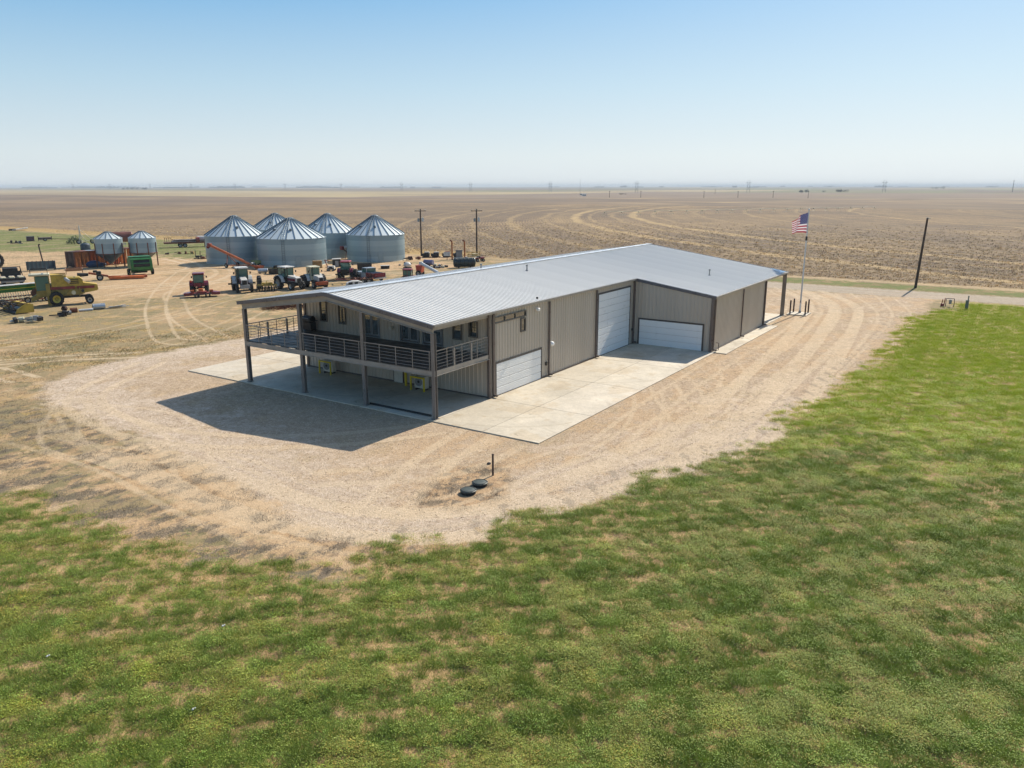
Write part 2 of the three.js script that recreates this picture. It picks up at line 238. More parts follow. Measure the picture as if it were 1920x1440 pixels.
function fieldColor(x, z, fine, g1, g2, b1, b2, b3) {
  const dx = x - PCX, dz = z - PCZ, r = Math.hypot(dx, dz) , jit = (look(FB, x / 60, z / 60) - .5);
  const arc = r < 486, row = arc ? r + jit * 1.5 : x + jit * 2.2;
  px3[0] = cField[0]; px3[1] = cField[1]; px3[2] = cField[2];
  const soil = look(FB2, x / 90, z / 90), strip = smooth(.4, .62, look(FB, x / 420 + .3, z / 290) * .6 + look(FB2, x / 130, z / 170) * .4);
  mix(cFieldD, clamp(smooth(.35, .7, b1 * .5 + soil * .5) * .7 + strip * .3)); mix(cTilled, strip * (.45 + .5 * smooth(.35, .65, look(FB, x / 310, z / 210))));
  const rw = fine < 1 ? .5 + .5 * Math.cos(row * 2 * PI / 1.016) : .5, ps = .5 + .5 * Math.cos(row * 2 * PI / 8.128), big = look(FB, row / 47, .13);
  const near = 1 - strip * .75;
  mix(cFieldS, smooth(.45, .9, rw * .55 + g1 * .45) * (.2 + .5 * near)); mix(cFieldD, smooth(.5, .1, rw) * .35 * near); mix(cFieldS, smooth(.6, .95, ps) * .1 * near + smooth(.62, .78, big) * .2 * smooth(.35, .65, look(FB2, x / 130, z / 130)));
  if (arc) { for (const [q, w, a] of [[486, 2, .5], [474, 1.4, .45], [462, 1.4, .4], [449, 1.8, .5], [436, 1.2, .45], [424, 2.4, .85], [418, 1, .5], [409, 1.2, .5], [400, 2.4, .85], [391, 1, .4], [372, 1.2, .4], [350, 1.2, .5], [326, 1, .4], [300, 1.6, .6], [250, 1, .35], [200, 1.4, .5]]) { const v = smooth(w, w * .4, Math.abs(r - q + jit * 3)); if (v) mix(cFieldS, v * a * (.65 + .35 * smooth(.3, .6, look(FB, x / 35, z / 35)))); } }
  mix(cFieldS, smooth(2.6, .4, Math.abs(x - 80.4 + (b2 - .5) * 2)) * .6); mix(cSandP, smooth(2.2, .2, Math.abs(x - 80.2 + (b2 - .5) * 2.4)) * .35 * smooth(-30, -10, z));
  if (z < -60) mix(cStraw, smooth(7, 3, Math.abs(x - 84 + (b2 - .5) * 3)) * .7);
  // neighbouring fields: parcels of straw, fallow, ploughed land and pasture beyond the headland of this one
  const edge = x - (z < -640 ? 590 : 600 + (z + 640) * .36) + (look(FB, x / 900, z / 900) - .5) * 40;
  if (edge > 0) {
    const n = look(FB2, Math.floor(x / 805) * .37 + .11, Math.floor(z / 402 + .3) * .53), first = x < 1480;
    const crop = first ? (z < -640 ? cPale : cFallow) : n < .42 ? cPasture : n < .52 ? cFallow : n < .6 ? cPale : cTilled;
    px3[0] = crop[0]; px3[1] = crop[1]; px3[2] = crop[2];
    mix(cField, smooth(.5, .7, look(FB, x / 700, z / 1900)) * .5); if (first && z > -640) mix(cPale, smooth(14, 4, Math.abs(edge - 20)) * .8);
    if (x > 1026 && x < 1046 && z > -196 && z < -166) mix(cGr2, .8);
  }
  const k = 1 + (g1 - .5) * .4 + (b3 - .5) * .15; px3[0] *= k; px3[1] *= k; px3[2] *= k;
}
function groundMaterial(r, n, bump, bumpScale) {
  const a = new Uint8Array(n * n * 4), sx = (r[1] - r[0]) / n, sz = (r[3] - r[2]) / n, g = (v) => 255 * (v <= .0031308 ? v * 12.92 : 1.055 * v ** (1 / 2.4) - .055);
  for (let j = 0; j < n; j++) for (let i = 0; i < n; i++) {
    groundColor(r[0] + (i + .5) * sx, r[3] - (j + .5) * sz, sx);
    const o = (j * n + i) * 4; a[o] = clamp(g(px3[0]), 0, 255); a[o + 1] = clamp(g(px3[1]), 0, 255); a[o + 2] = clamp(g(px3[2]), 0, 255); a[o + 3] = 255;
  }
  const m = new THREE.MeshStandardMaterial({ map: dataTex(a, n, true), roughness: 1, metalness: 0 });
  if (bump) { m.bumpMap = grainBump.clone(); m.bumpMap.repeat.set((r[1] - r[0]) / bump, (r[3] - r[2]) / bump); m.bumpMap.needsUpdate = true; m.bumpScale = bumpScale; }
  return m;
}
const RA = [-27, 9, -8, 28], RB = [-27, 45, -44, 28], RC = [-30, 98, -100, 28], RD = [-60, 452, -452, 60], RE = [-4000, 20000, -16000, 8000];
const gMats = [groundMaterial(RA, 2048, 5, .02), groundMaterial(RB, 2048, 5, .02), groundMaterial(RC, 2048, 12, .05), groundMaterial(RD, 2048, 40, .2), groundMaterial(RE, 1024, 0, 0)];
function zoneAt(x, z) {
  if (x > 79.3 || z < -330) return 'field';
  if (x > 66 && x < 72.6 && z > -38) return 'county_road';
  if (x > 72.6 && z > -40) return 'road_verge';
  if (at(dLawn, x, z) > 0) return 'lawn';
  if (at(dGravel, x, z) > 0) return 'gravel_drive';
  return at(dGreen, x, z) > 0 ? 'grass_patch' : 'farmyard_ground';
}
const zones = {};
const relief = (x, z) => { // a few centimetres of unevenness, flat where things stand and where sheets meet
  const e = Math.min(x - RB[0], RB[1] - x, z - RB[2], RB[3] - z); if (e <= 0) return 0;
  const l = smooth(-.5, 3, at(dLawn, x, z)), away = smooth(.5, 3, Math.max(-1.5 - x, z - 8.3, -22.5 - z, x - 41));
  return smooth(0, 3, e) * away * ((look(FB, x / 9, z / 9) - .5) * (.03 + .12 * l) + (look(FB2, x / 3.1, z / 3.1) - .5) * (.02 + .07 * l));
};
function sheet(r, hole, step, tile, mi, disp) {
  const lines = (a, b, extra) => { const s = new Set(); for (let i = 0, n = Math.round((b - a) / step); i <= n; i++) s.add(+(a + (b - a) * i / n).toFixed(4)); for (const e of extra) if (e > a && e < b) s.add(e); return [...s].sort((p, q) => p - q); };
  const xs = lines(r[0], r[1], [66, 72.6, 79.3, ...(hole ? [hole[0], hole[1]] : [])]), zs = lines(r[2], r[3], hole ? [hole[2], hole[3]] : []);
  const push = (b, x, z) => { const d = disp ? (v, w) => relief(v, w) : () => 0, e = .25, y = d(x, z); let nx = 0, nz = 0; if (disp) { nx = (d(x - e, z) - d(x + e, z)) / (2 * e); nz = (d(x, z - e) - d(x, z + e)) / (2 * e); } const l = Math.hypot(nx, 1, nz); b.p.push(x, y, z); b.n.push(nx / l, 1 / l, nz / l); b.u.push((x - tile[0]) / (tile[1] - tile[0]), (tile[3] - z) / (tile[3] - tile[2])); };
  const out = {};
  for (let j = 0; j < zs.length - 1; j++) for (let i = 0; i < xs.length - 1; i++) {
    const cx = (xs[i] + xs[i + 1]) / 2, cz = (zs[j] + zs[j + 1]) / 2; if (hole && cx > hole[0] && cx < hole[1] && cz > hole[2] && cz < hole[3]) continue;
    const b = out[zoneAt(cx, cz)] ??= { p: [], n: [], u: [] }, x0 = xs[i], x1 = xs[i + 1], z0 = zs[j], z1 = zs[j + 1];
    for (const [x, z] of [[x0, z0], [x0, z1], [x1, z0], [x1, z0], [x0, z1], [x1, z1]]) push(b, x, z);
  }
  for (const k in out) { const g = new THREE.BufferGeometry(); g.setAttribute('position', new THREE.BufferAttribute(new Float32Array(out[k].p), 3)); g.setAttribute('normal', new THREE.BufferAttribute(new Float32Array(out[k].n), 3)); g.setAttribute('uv', new THREE.BufferAttribute(new Float32Array(out[k].u), 2)); (zones[k] ??= []).push([g, mi]); }
}
sheet(RA, null, .25, RA, 0, true); sheet(RB, RA, .5, RB, 1, true); sheet(RC, RB, 1, RC, 2); sheet(RD, RC, 8, RD, 3); sheet(RE, RD, 2000, RE, 4);
{ const far = new THREE.MeshStandardMaterial({ color: new THREE.Color(.2, .2, .17), roughness: 1 }); gMats.push(far); const s = 80000; for (const [x0, x1, z0, z1] of [[20000, s, -s, s], [-s, -4000, -s, s], [-4000, 20000, -s, -16000], [-4000, 20000, 8000, s]]) zones.field.push([new THREE.PlaneGeometry(x1 - x0, z1 - z0).rotateX(-PI / 2).translate((x0 + x1) / 2, 0, (z0 + z1) / 2).toNonIndexed(), 5]); }
const zoneLabel = { field: 'brown harvested crop field reaching to the hazy horizon', county_road: 'pale dirt county road running past the yard', road_verge: 'green grassy verge strip between the dirt road and the stubble field', lawn: 'patchy green grass lawn in the foreground', gravel_drive: 'pale gravel drive curving around the metal building', grass_patch: 'green grass patch behind the rusty container and small silos', farmyard_ground: 'tan dirt and dry grass yard where the farm machines stand' };
for (const k in zones) {
  const used = [...new Set(zones[k].map((e) => e[1]))].sort(), gs = used.map((m) => { const l = zones[k].filter((e) => e[1] === m).map((e) => e[0]); return l.length > 1 ? mergeGeometries(l) : l[0]; });
  const o = new THREE.Mesh(mergeGeometries(gs, true), used.map((m) => gMats[m])); o.name = numbered(k); o.receiveShadow = true; o.userData = { kind: 'structure', label: zoneLabel[k] }; scene.add(o);
}
// ---------------------------------------------------------------- the big metal building
const stainTex = (() => { // bare concrete with tyre scuffs, drips and spots, 11 m square
  const n = 1024, cv = document.createElement('canvas'); cv.width = cv.height = n; const c = cv.getContext('2d'), im = c.createImageData(n, n);
  for (let y = 0; y < n; y++) for (let x = 0; x < n; x++) { const u = x / n, v = y / n, k = 236 * (.95 + .13 * (look(FB, u * 1, v * 1) - .5) + .1 * (look(FG, u, v) - .5)), st = smooth(.56, .72, look(FB2, u + .3, v)) * .05, o = (y * n + x) * 4; im.data[o] = k * (1 - st * .6); im.data[o + 1] = k * (1 - st); im.data[o + 2] = k * (1 - st * 1.6); im.data[o + 3] = 255; }
  c.putImageData(im, 0, 0);
  for (let i = 0; i < 16; i++) { c.strokeStyle = `rgba(96,78,56,${rr(.03, .08)})`; c.lineWidth = rr(14, 22); const x = rr(0, n), y = rr(0, n), r = rr(250, 700), a = rr(0, 6.3); for (const d of [0, 150]) { c.beginPath(); c.arc(x, y, r + d, a, a + rr(.5, 1.1)); c.stroke(); } }
  for (let i = 0; i < 46; i++) { c.fillStyle = `rgba(${rnd() < .5 ? '60,52,44' : '150,112,62'},${rr(.06, .22)})`; c.beginPath(); c.ellipse(rr(0, n), rr(0, n), rr(3, 20), rr(2, 11), rr(0, 3), 0, 6.3); c.fill(); }
  const t = new THREE.CanvasTexture(cv); t.wrapS = t.wrapT = THREE.RepeatWrapping; t.repeat.set(.09, .09); t.colorSpace = THREE.SRGBColorSpace; return t; })();
const M = {
  wall: [0, 1, 2].map((k) => std([0xb9ad9d, 0xb7ab9b, 0xbbaf9f][k], .5, 0, { map: null })), trim: std(0x6b605a, .45, .1), post: std(0x857e78, .45, .1), beam: std(0xa59d92, .5, .1), fascia: std(0x6a686c, .4, .15),
  roof: [0, 1, 2].map((k) => std([0xdedad2, 0xdcd8d0, 0xe0dcd4][k], .5, 0, { map: null, roughnessMap: null })), ridge: std(0xe6e8ea, .4, .3), blue: std(0x2c6a96, .35, .2), white: std(0xefeeea, .45, 0, { map: null }), doorTrim: std(0x4c4643, .5), deck: [0, 1, 2].map((k) => std([0x4e4945, 0x524c48, 0x4a4542][k], .6)), rail: std(0x9a948d, .4, .2),
  glass: new THREE.MeshPhysicalMaterial({ color: 0x80827e, roughness: .03, metalness: .85, specularIntensity: 1 }), paneFrame: std(0x6e675f, .5), slab: [0, 1, 2, 3].map((k) => std([0xdccfb8, 0xd9ccb5, 0xdfd2bc, 0xd6c9b2][k], .9, 0, { map: stainTex })), dark: std(0x1e1e20, .6), black: std(0x101012, .5), yellow: std(0xd9bf1e, .45), cream: std(0xd9d3c4, .5), grey: std(0x85888a, .5, .2), tyre: worn(0x1d1c1b, .9),
};
const SL = .1447, EAVE = 5.2, RIDGE_Z = -7.74, NORTH_Z = -15.35, roofY = (z) => z > RIDGE_Z ? EAVE - SL * z : EAVE - SL * RIDGE_Z - SL * (RIDGE_Z - z);
const house = thing('metal_building', 'long taupe metal building with pale ribbed roof and covered upper deck', 'building');

function ribbed(len, k0, h) { // cross-section of sheet: [s, depth] points between s=0 and len
  const pts = [[0, 0]]; for (let c = k0; c < len; c += .305) for (const [o, d] of [[-.05, 0], [-.026, h], [.026, h], [.05, 0]]) if (c + o > 0 && c + o < len) pts.push([c + o, d]); pts.push([len, 0]); return pts;
}
function wallSheets(O, S, N, len, topAt, openings = [], name = 'wall_panel', bottom = 0) {
  const PW = .915; let k = 0;
  for (let a0 = 0; a0 < len - .01; a0 += PW, k++) {
    const w = Math.min(PW, len - a0), prof = ribbed(w, .1525, .03).map(([s, d]) => [s + a0, d]), dep = (s) => { for (let i = 0; i < prof.length - 1; i++) if (s >= prof[i][0] - 1e-6 && s <= prof[i + 1][0] + 1e-6) { const t = (s - prof[i][0]) / (prof[i + 1][0] - prof[i][0] || 1); return lerp(prof[i][1], prof[i + 1][1], t); } return 0; };
    const ss = [...new Set([...prof.map((p) => +p[0].toFixed(4)), ...openings.flatMap((o) => [o.s0, o.s1]).filter((s) => s > a0 && s < a0 + w)])].sort((p, q) => p - q), P = [];
    const pt = (s, y, d) => [O[0] + S[0] * s + N[0] * d, O[1] + y, O[2] + S[2] * s + N[2] * d];
    for (let i = 0; i < ss.length - 1; i++) {
      const a = ss[i], b = ss[i + 1], m = (a + b) / 2; if (b - a < 1e-4) continue; let cuts = [[bottom, null]];
      for (const o of openings) if (m > o.s0 && m < o.s1) { cuts = cuts.flatMap(([y0, y1]) => { const r = []; const top = y1 ?? 1e9; if (o.y0 > y0) r.push([y0, Math.min(o.y0, top)]); if (o.y1 < top) r.push([Math.max(o.y1, y0), y1]); return r; }); }
      for (const [y0, y1] of cuts) { const ta = y1 ?? topAt(a), tb = y1 ?? topAt(b), da = dep(a), db = dep(b), A = pt(a, y0, da), B = pt(b, y0, db), Cc = pt(b, tb, db), D = pt(a, ta, da); P.push(A, B, Cc, A, Cc, D); }
    }
    if (P.length) part(house, name, quadGeo(P), M.wall[(k * 7 + 1) % 3]);
  }
}
const frameGeo = (w, h, t, d) => [bx(w + 2 * t, t, d, 0, h / 2 + t / 2), bx(w + 2 * t, t, d, 0, -h / 2 - t / 2), bx(t, h, d, -w / 2 - t / 2), bx(t, h, d, w / 2 + t / 2)];
// a framed opening on a wall: x along the wall, local z outward
function placed(o, O, S, N, s, y, out = 0) { o.position.set(O[0] + S[0] * s + N[0] * out, O[1] + y, O[2] + S[2] * s + N[2] * out); o.rotation.y = Math.atan2(-S[2], S[0]); return o; }
function windowAt(wall, o, panes = 1, name = 'window', fm = M.paneFrame) {
  const w = o.s1 - o.s0 - .1, h = o.y1 - o.y0 - .1, f = part(house, name, [...frameGeo(w, h, .06, .12), ...(panes > 1 ? Array.from({ length: panes - 1 }, (_, k) => bx(.06, h, .1, -w / 2 + w * (k + 1) / panes)) : [])], fm);
  for (let k = 0; k < panes; k++) part(f, 'pane', bx(w / panes - (panes > 1 ? .06 : 0), h, .03, -w / 2 + w * (k + .5) / panes, 0, -.02), M.glass);
  return placed(f, ...wall, (o.s0 + o.s1) / 2, (o.y0 + o.y1) / 2, .03);
}
function glassDoor(wall, o, leaves = 2) {
  const w = o.s1 - o.s0 - .12, h = o.y1 - o.y0 - .06, f = part(house, 'patio_door', [...frameGeo(w, h, .06, .14)], M.grey);
  for (let k = 0; k < leaves; k++) { const lw = w / leaves, x = -w / 2 + lw * (k + .5); part(f, 'door_leaf', frameGeo(lw - .24, h - .3, .1, .05).map((g) => g.translate(x, 0, k * .02)), M.grey); part(f, 'pane', bx(lw - .24, h - .3, .02, x, 0, k * .02), M.glass); }
  return placed(f, ...wall, (o.s0 + o.s1) / 2, (o.y0 + o.y1) / 2, .0);
}
function garageDoor(wall, o, rows, label) {
  const w = o.s1 - o.s0, h = o.y1 - o.y0, f = part(house, 'garage_door', [bx(w + .24, .12, .06, 0, h / 2 + .06), bx(.12, h, .06, -w / 2 - .06), bx(.12, h, .06, w / 2 + .06)], M.doorTrim, { label });
  const rh = h / rows;
  for (let k = 0; k < rows; k++) { const y = -h / 2 + rh * k, P = [], n = 4; const pr = [[.006, .006]]; for (let i = 0; i < n; i++) { const a = .02 + (rh - .04) * i / n, b = .02 + (rh - .04) * (i + 1) / n; pr.push([a, .02], [lerp(a, b, .82), .02], [lerp(a, b, .88), .008], [lerp(a, b, .94), .008]); } pr.push([rh - .006, .006]);
    for (let i = 0; i < pr.length - 1; i++) { const [y0, d0] = pr[i], [y1, d1] = pr[i + 1], A = [-w / 2, y + y0, d0 + .0], B = [w / 2, y + y0, d0 + .0], Cc = [w / 2, y + y1, d1 + .0], D = [-w / 2, y + y1, d1 + .0]; P.push(A, B, Cc, A, Cc, D); }
    part(f, 'door_panel', quadGeo(P), M.white);
  }
  part(f, 'door_seal', bx(w, .05, .08, 0, -h / 2 + .02, -.03), M.black);
  return placed(f, ...wall, (o.s0 + o.s1) / 2, (o.y0 + o.y1) / 2, .02);
}
// walls: [origin, direction along, outward]
const SOUTH = [[5.2, .05, 0], [1, 0, 0], [0, 0, 1]], GABLE = [[5.2, .05, NORTH_Z], [0, 0, 1], [-1, 0, 0]], WWEST = [[25.06, .05, 0], [0, 0, 1], [-1, 0, 0]], WSOUTH = [[25.06, .05, 6.45], [1, 0, 0], [0, 0, 1]], EAST = [[38.65, .05, 6.45], [0, 0, -1], [1, 0, 0]], NORTH = [[38.65, .05, NORTH_Z], [-1, 0, 0], [0, 0, -1]];
const g = (a, b, y0, y1) => ({ s0: a - NORTH_Z, s1: b - NORTH_Z, y0, y1 });   // gable openings are given by z
const oG1 = { s0: .68, s1: 5.75, y0: 0, y1: 1.95 }, oBig = { s0: 13.75, s1: 19.05, y0: 0, y1: 4.55 }, oCl = { s0: .4, s1: 3.9, y0: 4.38, y1: 4.76 }, oSl = { s0: 3.33, s1: 3.86, y0: 3.46, y1: 4.3 }, oW3 = { s0: .58, s1: 5.72, y0: 0, y1: 1.97 };
const gw = [g(-13.85, -13.25, 3.35, 4.72), g(-12.13, -11.5, 3.32, 4.7), g(-2.62, -1.95, 3.3, 4.3), g(-1.42, -.8, 3.55, 4.5)], gd = [g(-9.95, -8.5, 2.75, 4.3), g(-6.8, -5.25, 2.75, 4.0), g(-4.98, -3.4, 2.75, 3.8)];
const top0 = () => EAVE - .06, topG = (s) => roofY(NORTH_Z + s) - .06;
wallSheets(...SOUTH, 19.86, top0, [oG1, oBig, oCl, oSl]);
wallSheets(...GABLE, -NORTH_Z, topG, [...gw, ...gd]);
wallSheets(...WWEST, 6.45, (s) => roofY(s) - .06, [oW3]);
wallSheets(...WSOUTH, 13.59, () => roofY(6.45) - .06);
wallSheets(...EAST, 6.45 - NORTH_Z, (s) => roofY(6.45 - s) - .06);
wallSheets(...NORTH, 33.45, () => roofY(NORTH_Z) - .06);
garageDoor(SOUTH, oG1, 4, 'low white garage door in the long side near the deck'); garageDoor(SOUTH, oBig, 9, 'tall white garage door beside the wing'); garageDoor(WWEST, oW3, 4, 'low wide white garage door in the shaded wing wall');
windowAt(SOUTH, oCl, 3, 'clerestory_window'); windowAt(SOUTH, oSl); for (const o of gw) windowAt(GABLE, o); for (const o of gd) glassDoor(GABLE, o);
// corner and joint trims, downspouts
const dsp = (x, z, y1, nx, nz) => part(house, 'downspout', [bx(.13, y1 - .3, .1, x, (y1 + .2) / 2, z), bx(nz ? .13 : .3, .12, nz ? .3 : .13, x + nx * .12, .2, z + nz * .12)], M.trim);
for (const x of [5.45, 11.86, 18.5]) dsp(x, .12, 5.05, 0, 1); dsp(24.86, .14, 5.05, 0, 1); dsp(25.24, 6.57, 4.2, 0, 1); dsp(32, 6.57, 4.2, 0, 1); dsp(38.5, 6.57, 4.2, 0, 1);
part(house, 'corner_trim', [bx(.16, 5.05, .16, 5.15, 2.57, .01), bx(.12, 5, .05, 5.66, 2.55, .055)], M.trim); part(house, 'corner_trim', [bx(.2, 4.16, .2, 25.04, 2.12, 6.43)], M.trim); part(house, 'corner_trim', bx(.18, 5, .18, 24.98, 2.55, .07), M.trim); part(house, 'corner_trim', bx(.16, 4.1, .16, 38.66, 2.1, 6.46), M.trim); part(house, 'corner_trim', bx(.16, 5, .16, 5.16, 2.55, NORTH_Z), M.trim);
for (const q of [bx(.5, .08, .05, 5.62, .1, .04), bx(7.8, .08, .05, 14.9, .1, .045), bx(13.4, .08, .05, 31.85, .1, 6.5), bx(.05, .08, 15.2, 5.17, .1, -7.7)]) part(house, 'base_trim', q, M.trim);
// roof: one ribbed sheet per 0.915 m, ridge to eave
function roofSheets(x0, x1, zr, ze, name) {
  let k = 0; for (let a = x0; a < x1 - .01; a += .915, k++) {
    const w = Math.min(.915, x1 - a), prof = ribbed(w, .1525, .035), P = [], s = Math.sign(ze - zr);
    for (let i = 0; i < prof.length - 1; i++) { const [s0, d0] = prof[i], [s1, d1] = prof[i + 1], A = [a + s0, roofY(zr) + d0, zr], B = [a + s1, roofY(zr) + d1, zr], Cc = [a + s1, roofY(ze) + d1, ze], D = [a + s0, roofY(ze) + d0, ze]; s > 0 ? P.push(D, Cc, B, D, B, A) : P.push(A, B, Cc, A, Cc, D); }
    part(house, name, quadGeo(P), M.roof[(k * 5 + 2) % 3]);
  }
}
roofSheets(-.06, 24.94, RIDGE_Z + .02, .12, 'roof_panel'); roofSheets(24.94, 45.5, RIDGE_Z + .02, 6.56, 'roof_panel'); roofSheets(-.06, 45.5, RIDGE_Z - .02, NORTH_Z - .12, 'roof_panel');
{ const r = (z0, z1, x0, x1) => { const y = (z) => roofY(z) - .09, P = [[x0, y(z0), z0], [x1, y(z0), z0], [x1, y(z1), z1], [x0, y(z0), z0], [x1, y(z1), z1], [x0, y(z1), z1]]; return quadGeo(P); };
  part(house, 'roof_soffit', [r(RIDGE_Z, .08, -.03, 45.45), r(NORTH_Z - .08, RIDGE_Z, -.03, 45.45), r(.08, 6.5, 24.96, 45.45)], M.beam); }
part(house, 'ridge_cap', [beam([-.1, roofY(RIDGE_Z) + .03, RIDGE_Z + .13], [45.54, roofY(RIDGE_Z) + .03, RIDGE_Z + .13], .3, .03), beam([-.1, roofY(RIDGE_Z) + .025, RIDGE_Z - .15], [45.54, roofY(RIDGE_Z) + .025, RIDGE_Z - .15], .3, .03)], M.ridge);
part(house, 'gutter', beam([-.05, EAVE - .05, .18], [24.9, EAVE - .05, .18], .13, .13), M.beam); part(house, 'gutter', beam([25, roofY(6.6) - .05, 6.63], [45.5, roofY(6.6) - .05, 6.63], .13, .13), M.beam); part(house, 'gutter', beam([-.05, roofY(NORTH_Z) - .07, NORTH_Z - .2], [45.5, roofY(NORTH_Z) - .07, NORTH_Z - .2], .13, .13), M.beam);
const rake = (x, z0, z1, w, h, dy) => beam([x, roofY(z0) + dy, z0], [x, roofY(z1) + dy, z1], w, h);
part(house, 'rake_trim', [rake(-.12, RIDGE_Z, .2, .06, .22, -.06), rake(-.12, NORTH_Z - .2, RIDGE_Z, .06, .22, -.06)], M.fascia); part(house, 'rake_trim', [rake(25.0, .2, 6.65, .07, .24, -.07)], M.fascia); part(house, 'rake_trim', [rake(45.55, RIDGE_Z, 6.65, .06, .2, -.06), rake(45.55, NORTH_Z - .2, RIDGE_Z, .06, .2, -.06)], M.fascia);
part(house, 'rafter', [rake(.12, RIDGE_Z, .0, .1, .3, -.32), rake(.12, RIDGE_Z, 0, .24, .03, -.18), rake(.12, RIDGE_Z, 0, .24, .03, -.475)], M.beam); part(house, 'rafter', [rake(.12, NORTH_Z, RIDGE_Z, .1, .3, -.32), rake(.12, NORTH_Z, RIDGE_Z, .24, .03, -.18), rake(.12, NORTH_Z, RIDGE_Z, .24, .03, -.475)], M.beam);
part(house, 'rafter', [rake(45.3, RIDGE_Z, 6.3, .15, .3, -.3)], M.beam); part(house, 'eave_beam', [beam([0.2, EAVE - .22, -.05], [5.1, EAVE - .22, -.05], .1, .22)], M.beam);
for (const z of [-14, -12.4, -10.8, -9.2, -6.2, -4.6, -3, -1.4]) part(house, 'purlin', beam([.2, roofY(z) - .2, z], [5.1, roofY(z) - .2, z], .07, .18), M.beam);
part(house, 'blue_corner_sheet', quadGeo([[43.1, roofY(6.5) + .05, 6.5], [45.1, roofY(6.5) + .05, 6.5], [45.4, roofY(4.9) + .05, 4.9]]), M.blue);
// H-section posts with base plates
const hpost = (x, z, y1, w = .22) => part(house, 'post', [bx(.03, y1 - .06, w, x - w / 2 + .015, (y1 + .06) / 2, z), bx(.03, y1 - .06, w, x + w / 2 - .015, (y1 + .06) / 2, z), bx(w - .06, y1 - .07, .03, x, (y1 + .06) / 2, z), bx(w + .1, .03, w + .1, x, .075, z)], M.post);
for (const z of [-15.2, -10.13, -5.07, 0]) hpost(.12, z, roofY(z) - .48); hpost(45.3, 6.4, roofY(6.4) - .1, .3); hpost(45.3, -.2, roofY(-.2) - .1, .3); hpost(45.3, -7.7, roofY(-7.7) - .2, .3); hpost(45.3, -15.1, roofY(-15.1) - .1, .3);
// deck
const DY = 2.74;
for (let i = 0, x = .12; x < 5.1; x += .145, i++) part(house, 'deck_board', bx(.138, .035, 15.3, x + .07, DY - .018, -7.66), M.deck[(i * 5) % 3]);
part(house, 'deck_beam', [bx(.05, .25, 15.2, .03, DY - .16, -7.66), bx(.12, .03, 15.2, .03, DY - .3, -7.66)], M.beam); part(house, 'deck_beam', [bx(5.05, .25, .05, 2.62, DY - .16, .02), bx(5.05, .03, .12, 2.62, DY - .3, .04)], M.beam); part(house, 'deck_beam', bx(5.05, .25, .05, 2.62, DY - .16, -15.33), M.beam); part(house, 'deck_frame', Array.from({ length: 12 }, (_, k) => bx(4.9, .18, .06, 2.6, DY - .15, -14.6 + k * 1.27)), M.beam);
function railing(p, q, posts, heavy, m) {
  const f = part(house, 'railing', [beam([p[0], DY + 1.02, p[1]], [q[0], DY + 1.02, q[1]], .05, .05)], m); for (let k = 0; k < 5; k++) part(f, 'rail', bar([p[0], DY + .12 + k * .18, p[1]], [q[0], DY + .12 + k * .18, q[1]], .014, 5), m);
  for (const t of posts) { const x = lerp(p[0], q[0], t), z = lerp(p[1], q[1], t); part(f, 'baluster', bx(.035, 1.0, .035, x, DY + .5, z), m); } for (const t of heavy) { const x = lerp(p[0], q[0], t), z = lerp(p[1], q[1], t); part(f, 'rail_post', bx(.1, 1.0, .1, x, DY + .45, z), m); }
}
const P4 = [.24, .49, .74]; railing([.02, -15.05], [.02, -10.28], [.02, ...P4, .98], [], M.rail); railing([.02, -9.98], [.02, -5.22], [.02, ...P4, .98], [], M.rail); railing([.02, -4.92], [.02, -.15], [.02, ...P4, .985], [], M.rail);
railing([.28, .0], [5.05, .0], [.2, .48, .78, .99], [.33, .66], M.rail); railing([.28, -15.25], [5.05, -15.25], [.2, .48, .78, .99], [.33, .66], M.rail);
// things fixed to the walls and the roof
const lampHead = (x, y, z, nx, nz, m) => part(house, 'wall_lamp', [bx(.14, .1, .1, x, y, z), rb(.22, .2, .22, x + nx * .12, y - .06, z + nz * .12, .06)], m);
lampHead(5.12, 3.62, -7.4, -1, 0, M.cream); lampHead(10.3, 4.75, .08, 0, 1, M.white); part(house, 'vent_hood', [cy(.17, .17, .06, 12.22, 2.16, .07, 'z'), new THREE.SphereGeometry(.17, 14, 8, 0, PI * 2, 0, PI / 2).rotateX(PI / 2).translate(12.22, 2.16, .1)], M.white); part(house, 'meter_box', bx(.16, .22, .1, 11.55, .95, .1), M.dark); part(house, 'door_opener', bx(.1, .18, .08, 24.75, 1.2, .1), M.dark);
part(house, 'wall_cabinet_door', [bx(.06, .98, .72, 5.12, .56, -7.02)], M.cream); part(house, 'cabinet_frame', frameGeo(.72, .98, .05, .09).map((q) => q.rotateY(PI / 2).translate(5.13, .56, -7.02)), M.trim); part(house, 'wall_lamp', [bx(.1, .12, .2, 5.1, 1.9, -2.9)], std(0x40201e, .6)); part(house, 'hose_pipe', [bar([26, .05, 6.72], [26, .62, 6.72], .03), bar([26, .62, 6.72], [26, .62, 6.5], .03), bar([26, .62, 6.72], [25.86, .52, 6.76], .025)], M.trim); part(house, 'wall_conduit', bar([5.1, 2.8, -6.55], [5.1, 3.5, -6.55], .025), M.trim);
for (const [x, z, h] of [[18.4, -5.77, .42], [33.71, 2.99, .5], [15.9, -8.2, .35]]) part(house, 'roof_vent', [cy(.05, .05, h, x, roofY(z) + h / 2, z, 'y', 10), cy(.13, .06, .1, x, roofY(z) + .05, z, 'y', 12), cy(.09, .09, .1, x, roofY(z) + h, z, 'y', 12)], M.grey); part(house, 'roof_vent', [cy(.07, .07, .12, 10.98, roofY(-.3) + .06, -.3)], M.dark);

